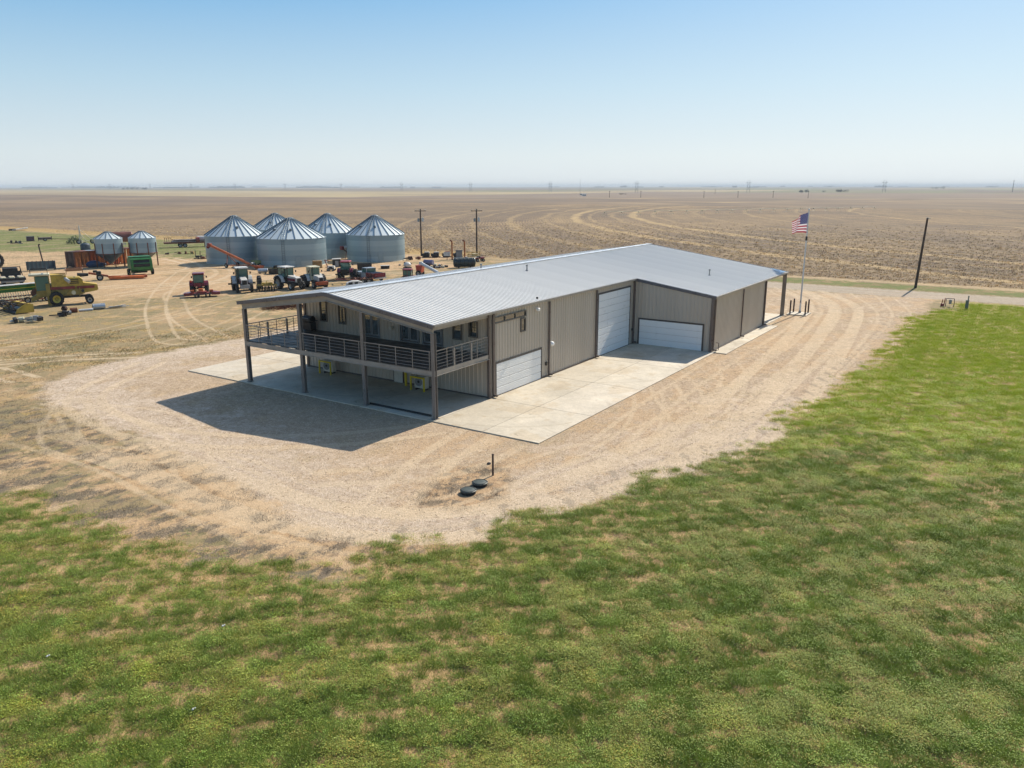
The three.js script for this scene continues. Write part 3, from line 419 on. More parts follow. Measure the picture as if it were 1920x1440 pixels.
// concrete: panels poured side by side, a few centimetres above the gravel
const apron = thing('concrete_apron', 'pale concrete apron around the metal building', 'apron'); delete apron.userData.category; apron.userData.kind = 'structure';
const pour = (x0, x1, z0, z1, k) => part(apron, 'concrete_panel', rb(x1 - x0 - .025, .2, z1 - z0 - .025, (x0 + x1) / 2, -.04, (z0 + z1) / 2, .01), M.slab[k % 4]);
let pk = 0; for (const [z0, z1] of [[-15.36, -10.1], [-10.1, -5.05], [-5.05, .1]]) pour(-.25, 5.25, z0, z1, pk++);
for (const [a, b] of [[-.25, 5.25], [5.25, 11.86], [11.86, 18.5], [18.5, 25.05]]) { pour(a, b, .1, 3.35, pk++); pour(a, b, 3.35, 6.75, pk++); }
for (const [a, b] of [[25.05, 29.5], [29.5, 34.2], [34.2, 39.3]]) pour(a, b, 6.3, 7.65, pk++); for (const [z0, z1] of [[-15.4, -8], [-8, -.8], [-.8, 6.6]]) pour(38.7, 46, z0, z1, pk++);
for (const [a, b] of [[-.25, 5.25], [5.25, 10.5], [10.5, 16]]) { pour(a, b, -18.4, -15.36, pk++); pour(a, b, -21.3, -18.4, pk++); } part(apron, 'floor_slab', [bx(33.2, .16, 15.1, 22, -.05, -7.7), bx(13.2, .16, 6.2, 31.9, -.05, 3.3)], M.slab[0]);

// air conditioners under the deck, each behind its own yellow pipe guard
function acUnit(z, label) { const t = thing('air_conditioner', label, 'air conditioner', [4.55, .06, z], 0, 'outdoor air conditioners under the deck'); part(t, 'casing', rb(.36, .78, .9, 0, .5, 0, .04), M.cream); const gr = part(t, 'fan_grille', [new THREE.TorusGeometry(.27, .015, 6, 28).rotateY(PI / 2).translate(-.19, .52, -.08), new THREE.TorusGeometry(.18, .01, 6, 24).rotateY(PI / 2).translate(-.19, .52, -.08), cy(.25, .25, .02, -.18, .52, -.08, 'x', 24)], M.grey); part(gr, 'fan_hub', cy(.08, .08, .03, -.2, .52, -.08, 'x', 14), M.dark); part(t, 'foot', [bx(.4, .1, .08, 0, .05, -.3), bx(.4, .1, .08, 0, .05, .3)], M.dark); return t; }
function guard(z, label) { const t = thing('pipe_guard', label, 'guard rail', [4.15, .06, z], 0, 'yellow pipe guards before the air conditioners'); for (const s of [-.52, .52]) part(t, 'guard_post', cy(.06, .06, .84, 0, .42, s, 'y', 12), M.yellow); part(t, 'top_bar', [cy(.06, .06, 1.04, 0, .84, 0, 'z', 12), new THREE.SphereGeometry(.062, 10, 8).translate(0, .84, -.52), new THREE.SphereGeometry(.062, 10, 8).translate(0, .84, .52)], M.yellow); return t; }
acUnit(-12.65, 'white air conditioner under the deck by the far left end of the wall'); acUnit(-4.65, 'white air conditioner under the deck beside the pale cabinet door'); guard(-12.65, 'yellow pipe guard around the left air conditioner under the deck'); guard(-4.65, 'yellow pipe guard around the air conditioner next to the cabinet door');
piece('bollard', 'single yellow bollard standing between the pale cabinet door and the pipe guard', 'bollard', [cy(.08, .08, .95, 0, .475), new THREE.SphereGeometry(.08, 12, 8).translate(0, .95, 0)], M.yellow, [4.7, .06, -6.05]);
piece('drain_pipe', 'long black pipe lying along the slab edge between two deck posts', 'pipe', [bar([0, .06, -2.25], [0, .06, 2.25], .06, 8)], M.black, [.36, .06, -2.75]);
{ const t = thing('barbecue_grill', 'black barbecue grill in the left corner of the upper deck', 'grill', [4.6, DY, -14.45]); part(t, 'cart', [bx(.5, .5, .9, 0, .35, 0), bx(.45, .04, 1.3, 0, .72, 0)], M.black); part(t, 'lid', [cy(.27, .27, .8, 0, .78, 0, 'z', 14)], M.dark); part(t, 'handle', bar([-.3, .9, -.3], [-.3, .9, .3], .02), M.grey); for (const z of [-.4, .4]) part(t, 'wheel', cy(.09, .09, .05, .2, .09, z, 'z', 12), M.black); }
// ---------------------------------------------------------------- grass, weeds, stones, stubble (uncountable)
function instanced(name, label, geo, mat, list) { // list of [x, y, z, scale, turn, r, g, b, stretch]
  const o = new THREE.InstancedMesh(geo, mat, list.length), m = new THREE.Matrix4(), q = new THREE.Quaternion(), c = new THREE.Color();
  list.forEach((e, i) => { q.setFromAxisAngle(UPV, e[4]); m.compose(X.set(e[0], e[1], e[2]), q, new THREE.Vector3(e[3], e[3] * (e[8] ?? 1), e[3])); o.setMatrixAt(i, m); o.setColorAt(i, c.setRGB(e[5], e[6], e[7])); });
  o.name = numbered(name); o.castShadow = o.receiveShadow = true; o.userData = { kind: 'stuff', label, category: name.replace(/_/g, ' ') }; scene.add(o); return o;
}
function tuftGeo(n, h, w, spread, lean) {
  const P = []; for (let i = 0; i < n; i++) {
    const a = rr(0, 2 * PI), r = Math.sqrt(rnd()) * spread, x = Math.cos(a) * r, z = Math.sin(a) * r, b = a + rr(-1, 1), l = h * rr(.6, 1.15), t = lean * rr(.4, 1.3), tx = x + Math.cos(b) * l * Math.sin(t), tz = z + Math.sin(b) * l * Math.sin(t), ty = l * Math.cos(t), c = rr(0, 2 * PI), ux = Math.cos(c) * w / 2, uz = Math.sin(c) * w / 2;
    P.push([x - ux, -.01, z - uz], [x + ux, -.01, z + uz], [tx, ty, tz]);
  } return quadGeo(P);
}
function leafGeo(n, spread, size) { // low leafy weed
  const P = []; for (let i = 0; i < n; i++) { const a = rr(0, 2 * PI), r = Math.sqrt(rnd()) * spread, x = Math.cos(a) * r, z = Math.sin(a) * r, y = rr(.015, .075), b = rr(0, 2 * PI), s = size * rr(.6, 1.2), dx = Math.cos(b) * s, dz = Math.sin(b) * s, nx = -dz * .35, nz = dx * .35, up = rr(-.3, .6) * s; P.push([x, y, z], [x + dx / 2 + nx, y + up * .6, z + dz / 2 + nz], [x + dx, y + up, z + dz], [x, y, z], [x + dx, y + up, z + dz], [x + dx / 2 - nx, y + up * .6, z + dz / 2 - nz]); } return quadGeo(P);
}
const HEAD = Math.atan2(-.53334, .80858);
const spot = (d0, d1, p) => { const u = rnd(), d = d0 * Math.pow(d1 / d0, Math.pow(u, p)), a = HEAD + rr(-.66, .66); return [-30.78 + Math.cos(a) * d, 25.32 + Math.sin(a) * d, d]; };
const grassMat = new THREE.MeshPhysicalMaterial({ color: 0xffffff, roughness: .75, side: THREE.DoubleSide, transmission: .3, thickness: 0 });
const leafMat = new THREE.MeshStandardMaterial({ color: 0xffffff, roughness: .7, side: THREE.DoubleSide });
{
  const fine = [[], []], weeds = [], tint = [0, 0, 0];
  for (let i = 0; i < 420000; i++) {
    const [x, z, d] = spot(11.5, 95, .8); if (at(dLawn, x, z) < -1.2 || rnd() > lawnAt(x, z)) continue;
    const ba = Math.max(bareAt(x, z), bareAt(x + .12, z + .1) * .8); if (rnd() < ba * .97) continue;
    const brown = lawnTint(x, z, tint), k = rr(.74, 1.22) * 1.98, clump = look(FB2, x / 1.3, z / 1.3 + .3), s = rr(.65, 1.15) * (.8 + .35 * clump) * (1 + d / 75);
    const hue = rr(-.12, .12);
    if (rnd() < (.12 + brown * .4) * smooth(66, 40, d)) { const q = rnd() < .14 ? .7 : 0; weeds.push([x, relief(x, z), z, rr(.6, 1.25) * (1 + d / 90), rr(0, 6.3), tint[0] * k * (.8 + hue + q * .35), tint[1] * k * (.9 - q * .22), tint[2] * k * .55]); }
    else if (rnd() < .035) fine[1].push([x, relief(x, z), z, s * .8, rr(0, 6.3), cStraw[0] * 1.5, cStraw[1] * 1.5, cStraw[2] * 1.4, .6]); else fine[rnd() * 2 | 0].push([x, relief(x, z), z, s, rr(0, 6.3), tint[0] * k * (1 + hue), tint[1] * k * 1.04, tint[2] * k * .66 * (1 - hue * .6), rr(.7, 1.1)]);
  }
  instanced('grass', 'short green grass tufts covering the lawn in front', tuftGeo(30, .12, .008, .15, .95), grassMat, fine[0]); instanced('grass', 'longer soft green grass clumps spread through the front lawn', tuftGeo(26, .15, .007, .12, .8), grassMat, fine[1]);
  instanced('ground_weeds', 'low dark leafy weeds spreading between the lawn grass', leafGeo(40, .17, .03), leafMat, weeds);
  console.log('grass', fine[0].length, fine[1].length, weeds.length);
}
{ // stones of the drive
  const st = []; for (let i = 0; i < 170000; i++) { const [x, z, d] = spot(20, 62, .8); if (at(dGravel, x, z) < -.8 || x > -.3 && z < 6.8 && z > -21.4) continue; const g2 = gravelAt(x, z) * (1 - .8 * islandAt(x, z)) * smooth(.2, .62, look(FB2, x / 6.1 + .5, z / 6.1) + .12) * (1 - clamp(trackAt(x, z)) * .8); if (rnd() > g2) continue; const v = rr(.9, 1.3), w = rnd(), c = w < .3 ? cGravelL : w < .75 ? cGravel : cGravelD, p = rr(.95, 1.06); st.push([x, relief(x, z) + .002, z, rr(.008, .019) * (1 + d / 120), rr(0, 6.3), c[0] * v * p, c[1] * v, c[2] * v / p, rr(.3, .6)]); }
  const g0 = new THREE.IcosahedronGeometry(1, 0), p = g0.attributes.position; for (let i = 0; i < p.count; i++) { const k = 1 + .3 * Math.sin(p.getX(i) * 9 + p.getY(i) * 5 + p.getZ(i) * 7); p.setXYZ(i, p.getX(i) * k * 1.2, p.getY(i) * k, p.getZ(i) * k); } g0.computeVertexNormals();
  instanced('gravel_stones', 'loose pale pinkish stones strewn over the gravel drive', g0, new THREE.MeshStandardMaterial({ color: 0xffffff, roughness: .95 }), st); console.log('stones', st.length);
}
{ // grey weeds on the bare ground, dry grass in the yard
  const w = [], dry = []; for (let i = 0; i < 120000; i++) {
    const [x, z, d] = spot(20, 75, .8), L = at(dLawn, x, z), Gv = at(dGravel, x, z); if (L > -.3 || Gv > .2 && rnd() > islandAt(x, z) * .7 || x > -.5 && z < 7.8 && z > -21.5 && x < 47) continue;
    const v = look(FB2, x / 4.3 + .8, z / 3.1) * .62 + look(FG, x / 6, z / 6) * .38, k = rr(.7, 1.2);
    if (z > -28 && x < 8) { if (rnd() < smooth(.5, .58, v) * .75) w.push([x, relief(x, z), z, rr(.6, 1.2), rr(0, 6.3), cWeed[0] * k, cWeed[1] * k, cWeed[2] * k, rr(.6, 1)]); else if (rnd() < .25 * smooth(-16, -22, z + x * .5)) dry.push([x, relief(x, z), z, rr(.7, 1.3), rr(0, 6.3), cDry[0] * k, cDry[1] * k, cDry[2] * k, rr(.5, .9)]); }
    else if (rnd() < .4 * smooth(.4, .6, look(FB, x / 21, z / 21) * .6 + look(FB2, x / 6.1 + .5, z / 6.1) * .4)) { const c = rnd() < .5 ? cOlive : cStraw; dry.push([x, relief(x, z), z, rr(.8, 1.6) * (1 + d / 120), rr(0, 6.3), c[0] * k, c[1] * k, c[2] * k, rr(.4, .8)]); }
  }
  for (let i = 0; i < 900; i++) { const a = rr(0, 6.3), r = Math.sqrt(rnd()), x = -6.4 + Math.cos(a) * r * 2.7, z = 7.1 + Math.sin(a) * r * 1.6; if (look(FB2, x / 2.2, z / 2.2) > .5) w.push([x, relief(x, z), z, rr(.5, 1), rr(0, 6.3), cWeed[0] * .9, cWeed[1] * .95, cWeed[2] * .8, .7]); }
  instanced('dry_weeds', 'grey withered weeds in patches on the bare soil left of the drive', tuftGeo(14, .1, .012, .18, 1.1), leafMat, w); instanced('dry_grass', 'thin tan and olive dry grass over the yard', tuftGeo(14, .11, .014, .2, 1.0), leafMat, dry); console.log('dry', w.length, dry.length);
}
{ // cut stalks left standing in rows
  const st = []; for (let i = 0; i < 60000; i++) { const d = 95 * Math.pow(300 / 95, Math.pow(rnd(), 1.1)), a = HEAD + rr(-.68, .68); let x = -30.78 + Math.cos(a) * d, z = 25.32 + Math.sin(a) * d; if (x < 81.5 || z < -300) continue; const r = Math.hypot(x - PCX, z - PCZ); if (r < 486) { const q = Math.round(r / 1.016) * 1.016 + rr(-.1, .1); x = PCX + (x - PCX) * q / r; z = PCZ + (z - PCZ) * q / r; } else x = Math.round(x / 1.016) * 1.016 + rr(-.1, .1); if (rnd() < smooth(150, 300, d)) continue; const k = rr(1.2, 2.3), c = rnd() < .55 ? cFieldS : cField; st.push([x, 0, z, rr(.8, 1.5) * (1 + d / 500), rr(0, 6.3), c[0] * k, c[1] * k, c[2] * k, rr(.6, 1.1)]); }
  instanced('crop_stubble', 'pale straw stubble standing in rows across the near field', tuftGeo(7, .22, .04, .2, .8), leafMat, st); console.log('stubble', st.length);
}
// ---------------------------------------------------------------- farm yard: bins, machines, scrap
const face = (x, z, deg = 0) => { const dx = x + 30.78, dz = z - 25.32, l = Math.hypot(dx, dz); return Math.atan2(-dx / l, -dz / l) + deg * PI / 180; };   // 0: nose to the right as seen from the road side, 90: away, -90: towards
const F = {
  galv: [0, 1, 2].map((k) => std([0x8fa3aa, 0x869aa2, 0x98abb1][k], .42, .4, { map: null, roughnessMap: null })), galvRoof: [0, 1, 2].map((k) => std([0xbac5c9, 0xb6c2c6, 0xbec8cb][k], .6, .05, { map: null, roughnessMap: null })), galvDark: std(0x6d7a82, .5, .4), white: worn(0xd6d2ca, .55), cream: std(0xd8cfae, .55), red: worn(0x8e3030, .55), redDull: worn(0x8e3a34, .6), maroon: std(0x7d2636, .35, .1), orange: worn(0xcf6a2b, .6), orangeD: worn(0xb04f1e, .65), yellow: worn(0xc2a23c, .65), yellowD: worn(0x9c8840, .75), green: worn(0x2b7a3c, .5), greenD: std(0x17563a, .5), black: std(0x17181a, .5), dark: worn(0x2b2a2a, .8), tyre: worn(0x222120, .9), rim: std(0xc9c6bd, .5, .2), rimY: std(0xd6c052, .5), grey: std(0x8d9194, .5, .3), silver: std(0xb9bfc4, .35, .5), rust: worn(0x7a4630, .9), rustO: worn(0xb3662a, .85), rustD: worn(0x4a2f28, .9), wood: worn(0xb08d5b, .9), post: worn(0x4a3a2e, .95), pvc: std(0xd9dbdc, .5), purple: std(0x6d6a86, .5), tankG: std(0x2c3a3a, .5), blue: std(0x2b4468, .6),
  glass: new THREE.MeshPhysicalMaterial({ color: 0x5f8f86, roughness: .05, metalness: .2, transmission: .55, thickness: 0, side: THREE.DoubleSide }),
};
function wheel(t, x, z, r, w, rimMat = F.rim, y = r) {
  const tw = part(t, 'wheel', [lathe([[r * .55, -w / 2], [r * .9, -w / 2], [r, -w * .36], [r, w * .36], [r * .9, w / 2], [r * .55, w / 2], [r * .55, -w / 2]], 22).rotateX(PI / 2), ...Array.from({ length: 14 }, (_, k) => { const a = k / 14 * 2 * PI; return bx(r * .16, r * .06, w * .9).rotateZ(a + PI / 2 + .25).translate(Math.cos(a) * r, Math.sin(a) * r, 0); })], F.tyre);
  part(tw, 'rim', [lathe([[.02, .0], [r * .3, .0], [r * .5, w * .3], [r * .56, w * .42]], 18).rotateX(PI / 2), lathe([[.02, 0], [r * .3, 0], [r * .5, -w * .3], [r * .56, -w * .42]], 18).rotateX(PI / 2), cy(r * .14, r * .14, w * .3, 0, 0, 0, 'z', 10)], rimMat); tw.position.set(x, y, z); return tw;
}
function grainBin(x, z, R, eave, apex, label, vents) {
  const t = thing('grain_bin', label, 'grain bin', [x, 0, z], 0, 'large round grain bins'), N = 26, rings = 5;
  for (let k = 0; k < rings; k++) { const y0 = .08 + (eave - .08) * k / rings, y1 = .08 + (eave - .08) * (k + 1) / rings, pts = [], n = 10; for (let i = 0; i <= n; i++) pts.push([R + (k % 2) * .012 + (i % 2) * .014, lerp(y0, y1, i / n)]); part(t, 'wall_ring', lathe(pts, 72), F.galv[(k * 2 + label.length) % 3]); }
  for (let k = 0; k < N; k++) { const a0 = k / N * 2 * PI, a1 = (k + 1) / N * 2 * PI, p = (a, r, y) => [Math.cos(a) * r, y, Math.sin(a) * r], ro = R + .12, ri = .42, ye = eave + .02, ya = apex - .12, rib = .07, P = [], am = a0 + .035 * 1.2, w = .05; P.push(p(a0, ro, ye), p(a0, ri, ya), p(a1, ri, ya), p(a0, ro, ye), p(a1, ri, ya), p(a1, ro, ye)); const q = (a, r, y) => [p(a, r, y), p(a, r, y + rib)], [A, B] = q(a0, ro, ye), [Cc, D] = q(a0, ri, ya), e = w / ro, f = w / ri * .4, [A2, B2] = q(a0 + e, ro, ye), [C2, D2] = q(a0 + f, ri, ya); P.push(A, B, D, A, D, Cc, B, B2, D2, B, D2, D, A2, D2, B2, A2, C2, D2, A, A2, B2, A, B2, B); void am; part(t, 'roof_panel', quadGeo(P), F.galvRoof[(k * 7) % 3]); part(t, 'roof_rib', beam([Math.cos(a0) * (ro + .01), ye + .07, Math.sin(a0) * (ro + .01)], [Math.cos(a0) * (ri + .05), ya + .05, Math.sin(a0) * (ri + .05)], .05, .1), F.galvDark); }
  const cap = part(t, 'roof_cap', [lathe([[.62, apex - .2], [.55, apex - .04], [.12, apex + .06], [0, apex + .07]], 20)], F.galvDark); void cap;
  for (const a of vents) { const r = R * .62, y = lerp(eave, apex, .38) + .18; part(t, 'roof_vent', [rb(.4, .36, .36, Math.cos(a) * r, y, Math.sin(a) * r, .06, -a), bx(.1, .24, .28, Math.cos(a) * (r + .24), y - .02, Math.sin(a) * (r + .24), -a)], F.galvDark); }
  const fa = Math.atan2(25.3 - z, -30.8 - x); // towards the road side
  const rad = (a, r) => [Math.cos(a) * r, 0, Math.sin(a) * r];
  { const a = fa - .15, c = rad(a, R + .06), g = part(t, 'bin_door', [bx(.06, 1.3, .75, 0, .95, 0), bx(.09, 1.42, .06, 0, .95, -.4), bx(.09, 1.42, .06, 0, .95, .4)], F.galv[1]); g.position.set(...c); g.rotation.y = -a; }
  { const a = fa + .25, l = part(t, 'ladder', [-.2, .2].map((s) => bx(.04, eave, .04, .12, eave / 2, s)), F.galvDark); for (let y = .4; y < eave; y += .35) part(l, 'rung', bx(.03, .03, .4, .12, y, 0), F.galvDark); l.position.set(...rad(a, R)); l.rotation.y = -a; }
  for (const o of [0, 1]) { const a = fa + .25, s = (o - .5) * .4, d = R + .1 - .5; const ux = Math.cos(a), uz = Math.sin(a), vx = -uz, vz = ux; if (!o) { const q = part(t, 'roof_ladder', [-.18, .18].map((w) => bar([ux * (R + .1) + vx * w, eave + .12, uz * (R + .1) + vz * w], [ux * .6 + vx * w, apex, uz * .6 + vz * w], .025, 5)), F.galvDark); for (let k = 1; k < 10; k++) { const r = lerp(R, .8, k / 10), y = lerp(eave + .14, apex, (R + .1 - r) / (R - .5)); part(q, 'rung', bar([ux * r - vx * .18, y, uz * r - vz * .18], [ux * r + vx * .18, y, uz * r + vz * .18], .02, 4), F.galvDark); } } void s, d; }
  part(t, 'base_ring', cy(R + .12, R + .08, .1, 0, .05, 0, 'y', 48), M.slab[1]); return t;
}
grainBin(52.4, -84.4, 4.78, 4.4, 7.57, 'leftmost large grey grain bin behind the orange auger', [2.1, 3.4, .9, 5]); grainBin(55, -73.8, 5.37, 4.26, 7.36, 'biggest grain bin in front of the others, behind the parked tractors', [2.3, 3.1, .9]); grainBin(66.4, -91, 4.6, 4.6, 7.45, 'rear grain bin mostly hidden, only its peaked roof showing', [2.6, 1.2]); grainBin(67.5, -78.5, 4.8, 4.38, 7.6, 'grain bin standing back between the front bin and the right one', [2.2, 3.1]); grainBin(67.8, -67.5, 4.87, 4.34, 7.5, 'rightmost large grain bin nearest the twin utility poles', [2.4, 3.3, .4]);
function hopperBin(x, z, label) {
  const t = thing('hopper_bin', label, 'hopper bin', [x, 0, z], 0, 'small bins on legs by the rusty container'), R = 2.0, y0 = 2.1, y1 = 4.4, ya = 5.36, N = 14;
  for (let k = 0; k < 3; k++) { const a = lerp(y0, y1, k / 3), b = lerp(y0, y1, (k + 1) / 3), pts = []; for (let i = 0; i <= 8; i++) pts.push([R + (i % 2) * .012 + (k % 2) * .01, lerp(a, b, i / 8)]); part(t, 'wall_ring', lathe(pts, 48), F.galv[k]); }
  for (let k = 0; k < N; k++) { const a0 = k / N * 2 * PI, a1 = (k + 1) / N * 2 * PI, p = (a, r, y) => [Math.cos(a) * r, y, Math.sin(a) * r]; part(t, 'roof_panel', quadGeo([p(a0, R + .06, y1), p(a0, .4, ya), p(a1, .4, ya), p(a0, R + .06, y1), p(a1, .4, ya), p(a1, R + .06, y1)]), F.galvRoof[k % 3]); part(t, 'roof_rib', beam([Math.cos(a0) * (R + .06), y1 + .03, Math.sin(a0) * (R + .06)], [Math.cos(a0) * .4, ya + .03, Math.sin(a0) * .4], .06, .08), F.galvDark); }
  part(t, 'roof_cap', lathe([[.5, ya - .06], [.42, ya + .08], [0, ya + .1]], 16), F.galvDark); part(t, 'hopper_cone', lathe([[R, y0 + .02], [.25, .62], [.22, .5]], 36), F.galvDark);
  for (let k = 0; k < 8; k++) { const a = k / 8 * 2 * PI + .2, c = Math.cos(a) * (R + .06), s = Math.sin(a) * (R + .06); part(t, 'leg', beam([c, 0, s], [c, 3.7, s], .1, .1), F.rust); } part(t, 'ring_beam', new THREE.TorusGeometry(R + .06, .05, 6, 40).rotateX(PI / 2).translate(0, y0, 0), F.rust); part(t, 'brace', [0, 2, 4, 6].map((k) => { const a = k / 8 * 2 * PI + .2, b = (k + 1) / 8 * 2 * PI + .2; return bar([Math.cos(a) * 2, .2, Math.sin(a) * 2], [Math.cos(b) * 2, 1.9, Math.sin(b) * 2], .03, 5); }), F.rust);
}
hopperBin(36.4, -94.3, 'left small hopper bin on rusty legs in front of the container'); hopperBin(40.3, -91.5, 'right small hopper bin on rusty legs beside the green baler');
{ const t = thing('shipping_container', 'long rusty orange and brown steel container lying behind the hopper bins', 'container', [32.2, 0, -97]); const side = (o, S, len, m, nm, k) => { const prof = []; for (let s = 0; s <= len; s += .14) prof.push([s, ((Math.floor(s / .14) + 1) >> 1) % 2 ? .05 : 0]); const P = []; for (let i = 0; i < prof.length - 1; i++) { const q = (s, d, y) => [o[0] + S[0] * s - S[2] * d * -1 * (S[0] ? 0 : -1), y, o[2] + S[2] * s + (S[0] ? d : 0)]; const [a, da] = prof[i], [b, db] = prof[i + 1]; P.push(q(a, da, .15), q(b, db, .15), q(b, db, 2.38), q(a, da, .15), q(b, db, 2.38), q(a, da, 2.38)); } part(t, nm, quadGeo(P), m[k % m.length]); };
  for (let k = 0; k < 8; k++) side([k * 1.22, 0, 0], [1, 0, 0], 1.22, [F.rustO, F.rustO, F.orangeD], 'side_panel', k); part(t, 'end_panel', [bx(.06, 2.25, 2.3, -.02, 1.27, -1.2), bx(.1, 2.3, .1, -.05, 1.25, -.6), bx(.1, 2.3, .1, -.05, 1.25, -1.8)], F.rustD); part(t, 'frame', [bx(9.8, .15, .14, 4.9, .08, .03), bx(9.8, .12, .14, 4.9, 2.42, .03), bx(.16, 2.45, .16, .02, 1.22, .02), bx(.16, 2.45, .16, 9.75, 1.22, .02), bx(.16, 2.45, .16, .02, 1.22, -2.4)], F.rust); part(t, 'back_panel', bx(9.76, 2.3, .06, 4.9, 1.25, -2.4), F.rust); for (let k = 0; k < 8; k++) part(t, 'roof_panel', bx(1.18, .06, 2.4, .62 + k * 1.22, 2.42 + (k % 2) * .03, -1.2, 0, rr(-.02, .03)), [F.rustD, F.rust, F.grey][k % 3]); }
piece('tarpaulin', 'crumpled dark blue tarpaulin heaped against the rusty container', 'tarp', [new THREE.IcosahedronGeometry(.8, 2).scale(1.5, .75, .7).translate(0, .45, 0), new THREE.IcosahedronGeometry(.5, 1).scale(1.6, .7, .8).translate(1.1, .3, .2)], F.blue, [34.6, 0, -96.1]);
{ const t = thing('fuel_tank', 'large rusty horizontal cylinder tank on a stand behind the hopper bins', 'tank', [56.7, 0, -125.3], face(56.7, -125.3, 8)); part(t, 'tank_shell', [cy(1, 1, 3.3, 0, 2.5, 0, 'x', 28), new THREE.SphereGeometry(1, 24, 12).scale(.3, 1, 1).translate(1.65, 2.5, 0), new THREE.SphereGeometry(1, 24, 12).scale(.3, 1, 1).translate(-1.65, 2.5, 0)], worn(0x7c4a3d, .55, .2)); for (const x of [-1.1, 1.1]) part(t, 'stand', [bar([x, 0, -.8], [x, 1.8, -.5], .06), bar([x, 0, .8], [x, 1.8, .5], .06), bx(.12, .12, 1.6, x, 1.6, 0)], F.rustD); part(t, 'gauge', cy(.3, .3, .08, .2, 1.2, .9, 'z', 16), F.cream); }
function tractor(x, z, deg, o) {
  const t = thing('tractor', o.label, 'tractor', [x, 0, z], face(x, z, deg)), s = o.scale ?? 1; t.scale.setScalar(s);
  for (const d of [-1, 1]) { wheel(t, -.95, d * .95, .82, .46, o.rim); wheel(t, 1.45, d * .82, o.smallR ?? .55, .32, o.rim); if (o.dual === 2 || o.dual === d) wheel(t, -.95, d * (o.dualAt ?? 1.5), .82, .46, o.rim); }
  part(t, 'axle', [bar([-.95, .82, -(o.dual ? 1.6 : 1)], [-.95, .82, o.dual ? 1.6 : 1], .1, 8), bar([1.45, .55, -.9], [1.45, .55, .9], .08, 8), bx(2.9, .4, .5, .4, .85, 0)], F.dark);
  part(t, 'hood', prism([[.1, 1.05], [1.95, 1.0], [2.02, 1.12], [1.96, 1.52], [1.7, 1.62], [.1, 1.74]], .72), o.body); part(t, 'hood_side', [bx(1.55, .34, .04, .95, 1.26, .385), bx(1.55, .34, .04, .95, 1.26, -.385)], o.side ?? F.black); part(t, 'grille', [bx(.05, .44, .56, 2.02, 1.26, 0), bx(.3, .3, .6, 1.95, .82, 0)], F.black);
  for (const d of [-1, 1]) part(t, 'headlight', bx(.04, .1, .2, 2.03, 1.5, d * .2), F.white);
  part(t, 'cab_frame', [[-1.35, -.66], [-1.35, .66], [.02, -.62], [.02, .62], [-.62, -.68], [-.62, .68]].map(([a, b]) => bx(.07, 1.22, .07, a, 2.08, b)).concat([bx(1.45, .5, 1.3, -.66, 1.28, 0)]), o.frame ?? F.black); part(t, 'window', [bx(.03, 1.05, 1.16, .03, 2.08, 0)], F.glass); part(t, 'window', bx(.03, 1.0, 1.22, -1.36, 2.1, 0), F.glass); part(t, 'window', bx(1.25, 1.05, .03, -.66, 2.08, .68), F.glass); part(t, 'window', bx(1.25, 1.05, .03, -.66, 2.08, -.68), F.glass); part(t, 'roof', rb(1.7, .2, 1.5, -.62, 2.76, 0, .08), o.roof); part(t, 'seat', [rb(.45, .5, .5, -.9, 1.75, 0, .08), rb(.12, .6, .48, -1.12, 2.05, 0, .05)], F.dark);
  for (const d of [-1, 1]) part(t, 'fender', Array.from({ length: 6 }, (_, k) => { const a = .35 + k * .42; return bx(.42, .05, .5, 0, 0, 0).rotateZ(a - PI / 2 + .02).translate(-.95 + Math.cos(a) * .94, .82 + Math.sin(a) * .94, d * .93); }), o.body);
  part(t, 'exhaust', cy(.06, .06, 1.15, .28, 2.2, .44, 'y', 8), F.black); if (o.weights) part(t, 'front_weights', bx(.5, .42, o.weights, 2.2, .75, 0), o.weightMat); if (o.hitch) part(t, 'hitch', [bar([-1.2, .8, -.3], [-2, .5, -.3], .05), bar([-1.2, .8, .3], [-2, .5, .3], .05)], F.dark); if (o.triangle) part(t, 'warning_sign', new THREE.CylinderGeometry(.26, .26, .03, 3).rotateZ(PI / 2).translate(-1.42, 1.75, -.95), std(0xe8431f, .4)); part(t, 'hose', [bar([-.2, 1.0, .42], [1.2, .95, .45], .03, 5), bar([-1.4, .9, .25], [-1.4, 1.5, .35], .03, 5)], F.black); part(t, 'step', [bx(.35, .04, .3, -.1, .55, .75), bx(.35, .04, .3, -.1, .85, .7), bar([-.1, .5, .85], [-.1, 1.5, .75], .025, 5)], F.dark); for (const d of [-1, 1]) part(t, 'mirror', [bx(.05, .26, .16, .1, 2.2, d * .95), bar([.05, 2.4, d * .66], [.1, 2.3, d * .95], .015, 4)], F.black); return t;
}
tractor(24.9, -55.5, 86, { label: 'red cab tractor seen from behind with a folding mower hitched to it', body: F.maroon, roof: F.maroon, rim: F.redDull, hitch: 1, triangle: 1, scale: .86, frame: F.maroon });
tractor(28.9, -52.8, -84, { label: 'white roofed tractor facing the camera with one extra wheel standing wide', body: F.white, side: F.red, roof: F.white, dual: -1, dualAt: 2.05, weights: 1.1, weightMat: F.grey, scale: .99 }); tractor(33.3, -49.6, -55, { label: 'white and red tractor turned half right, between the disc harrow and the orange fronted one', body: F.white, side: F.maroon, roof: F.white, scale: .96, smallR: .52 });
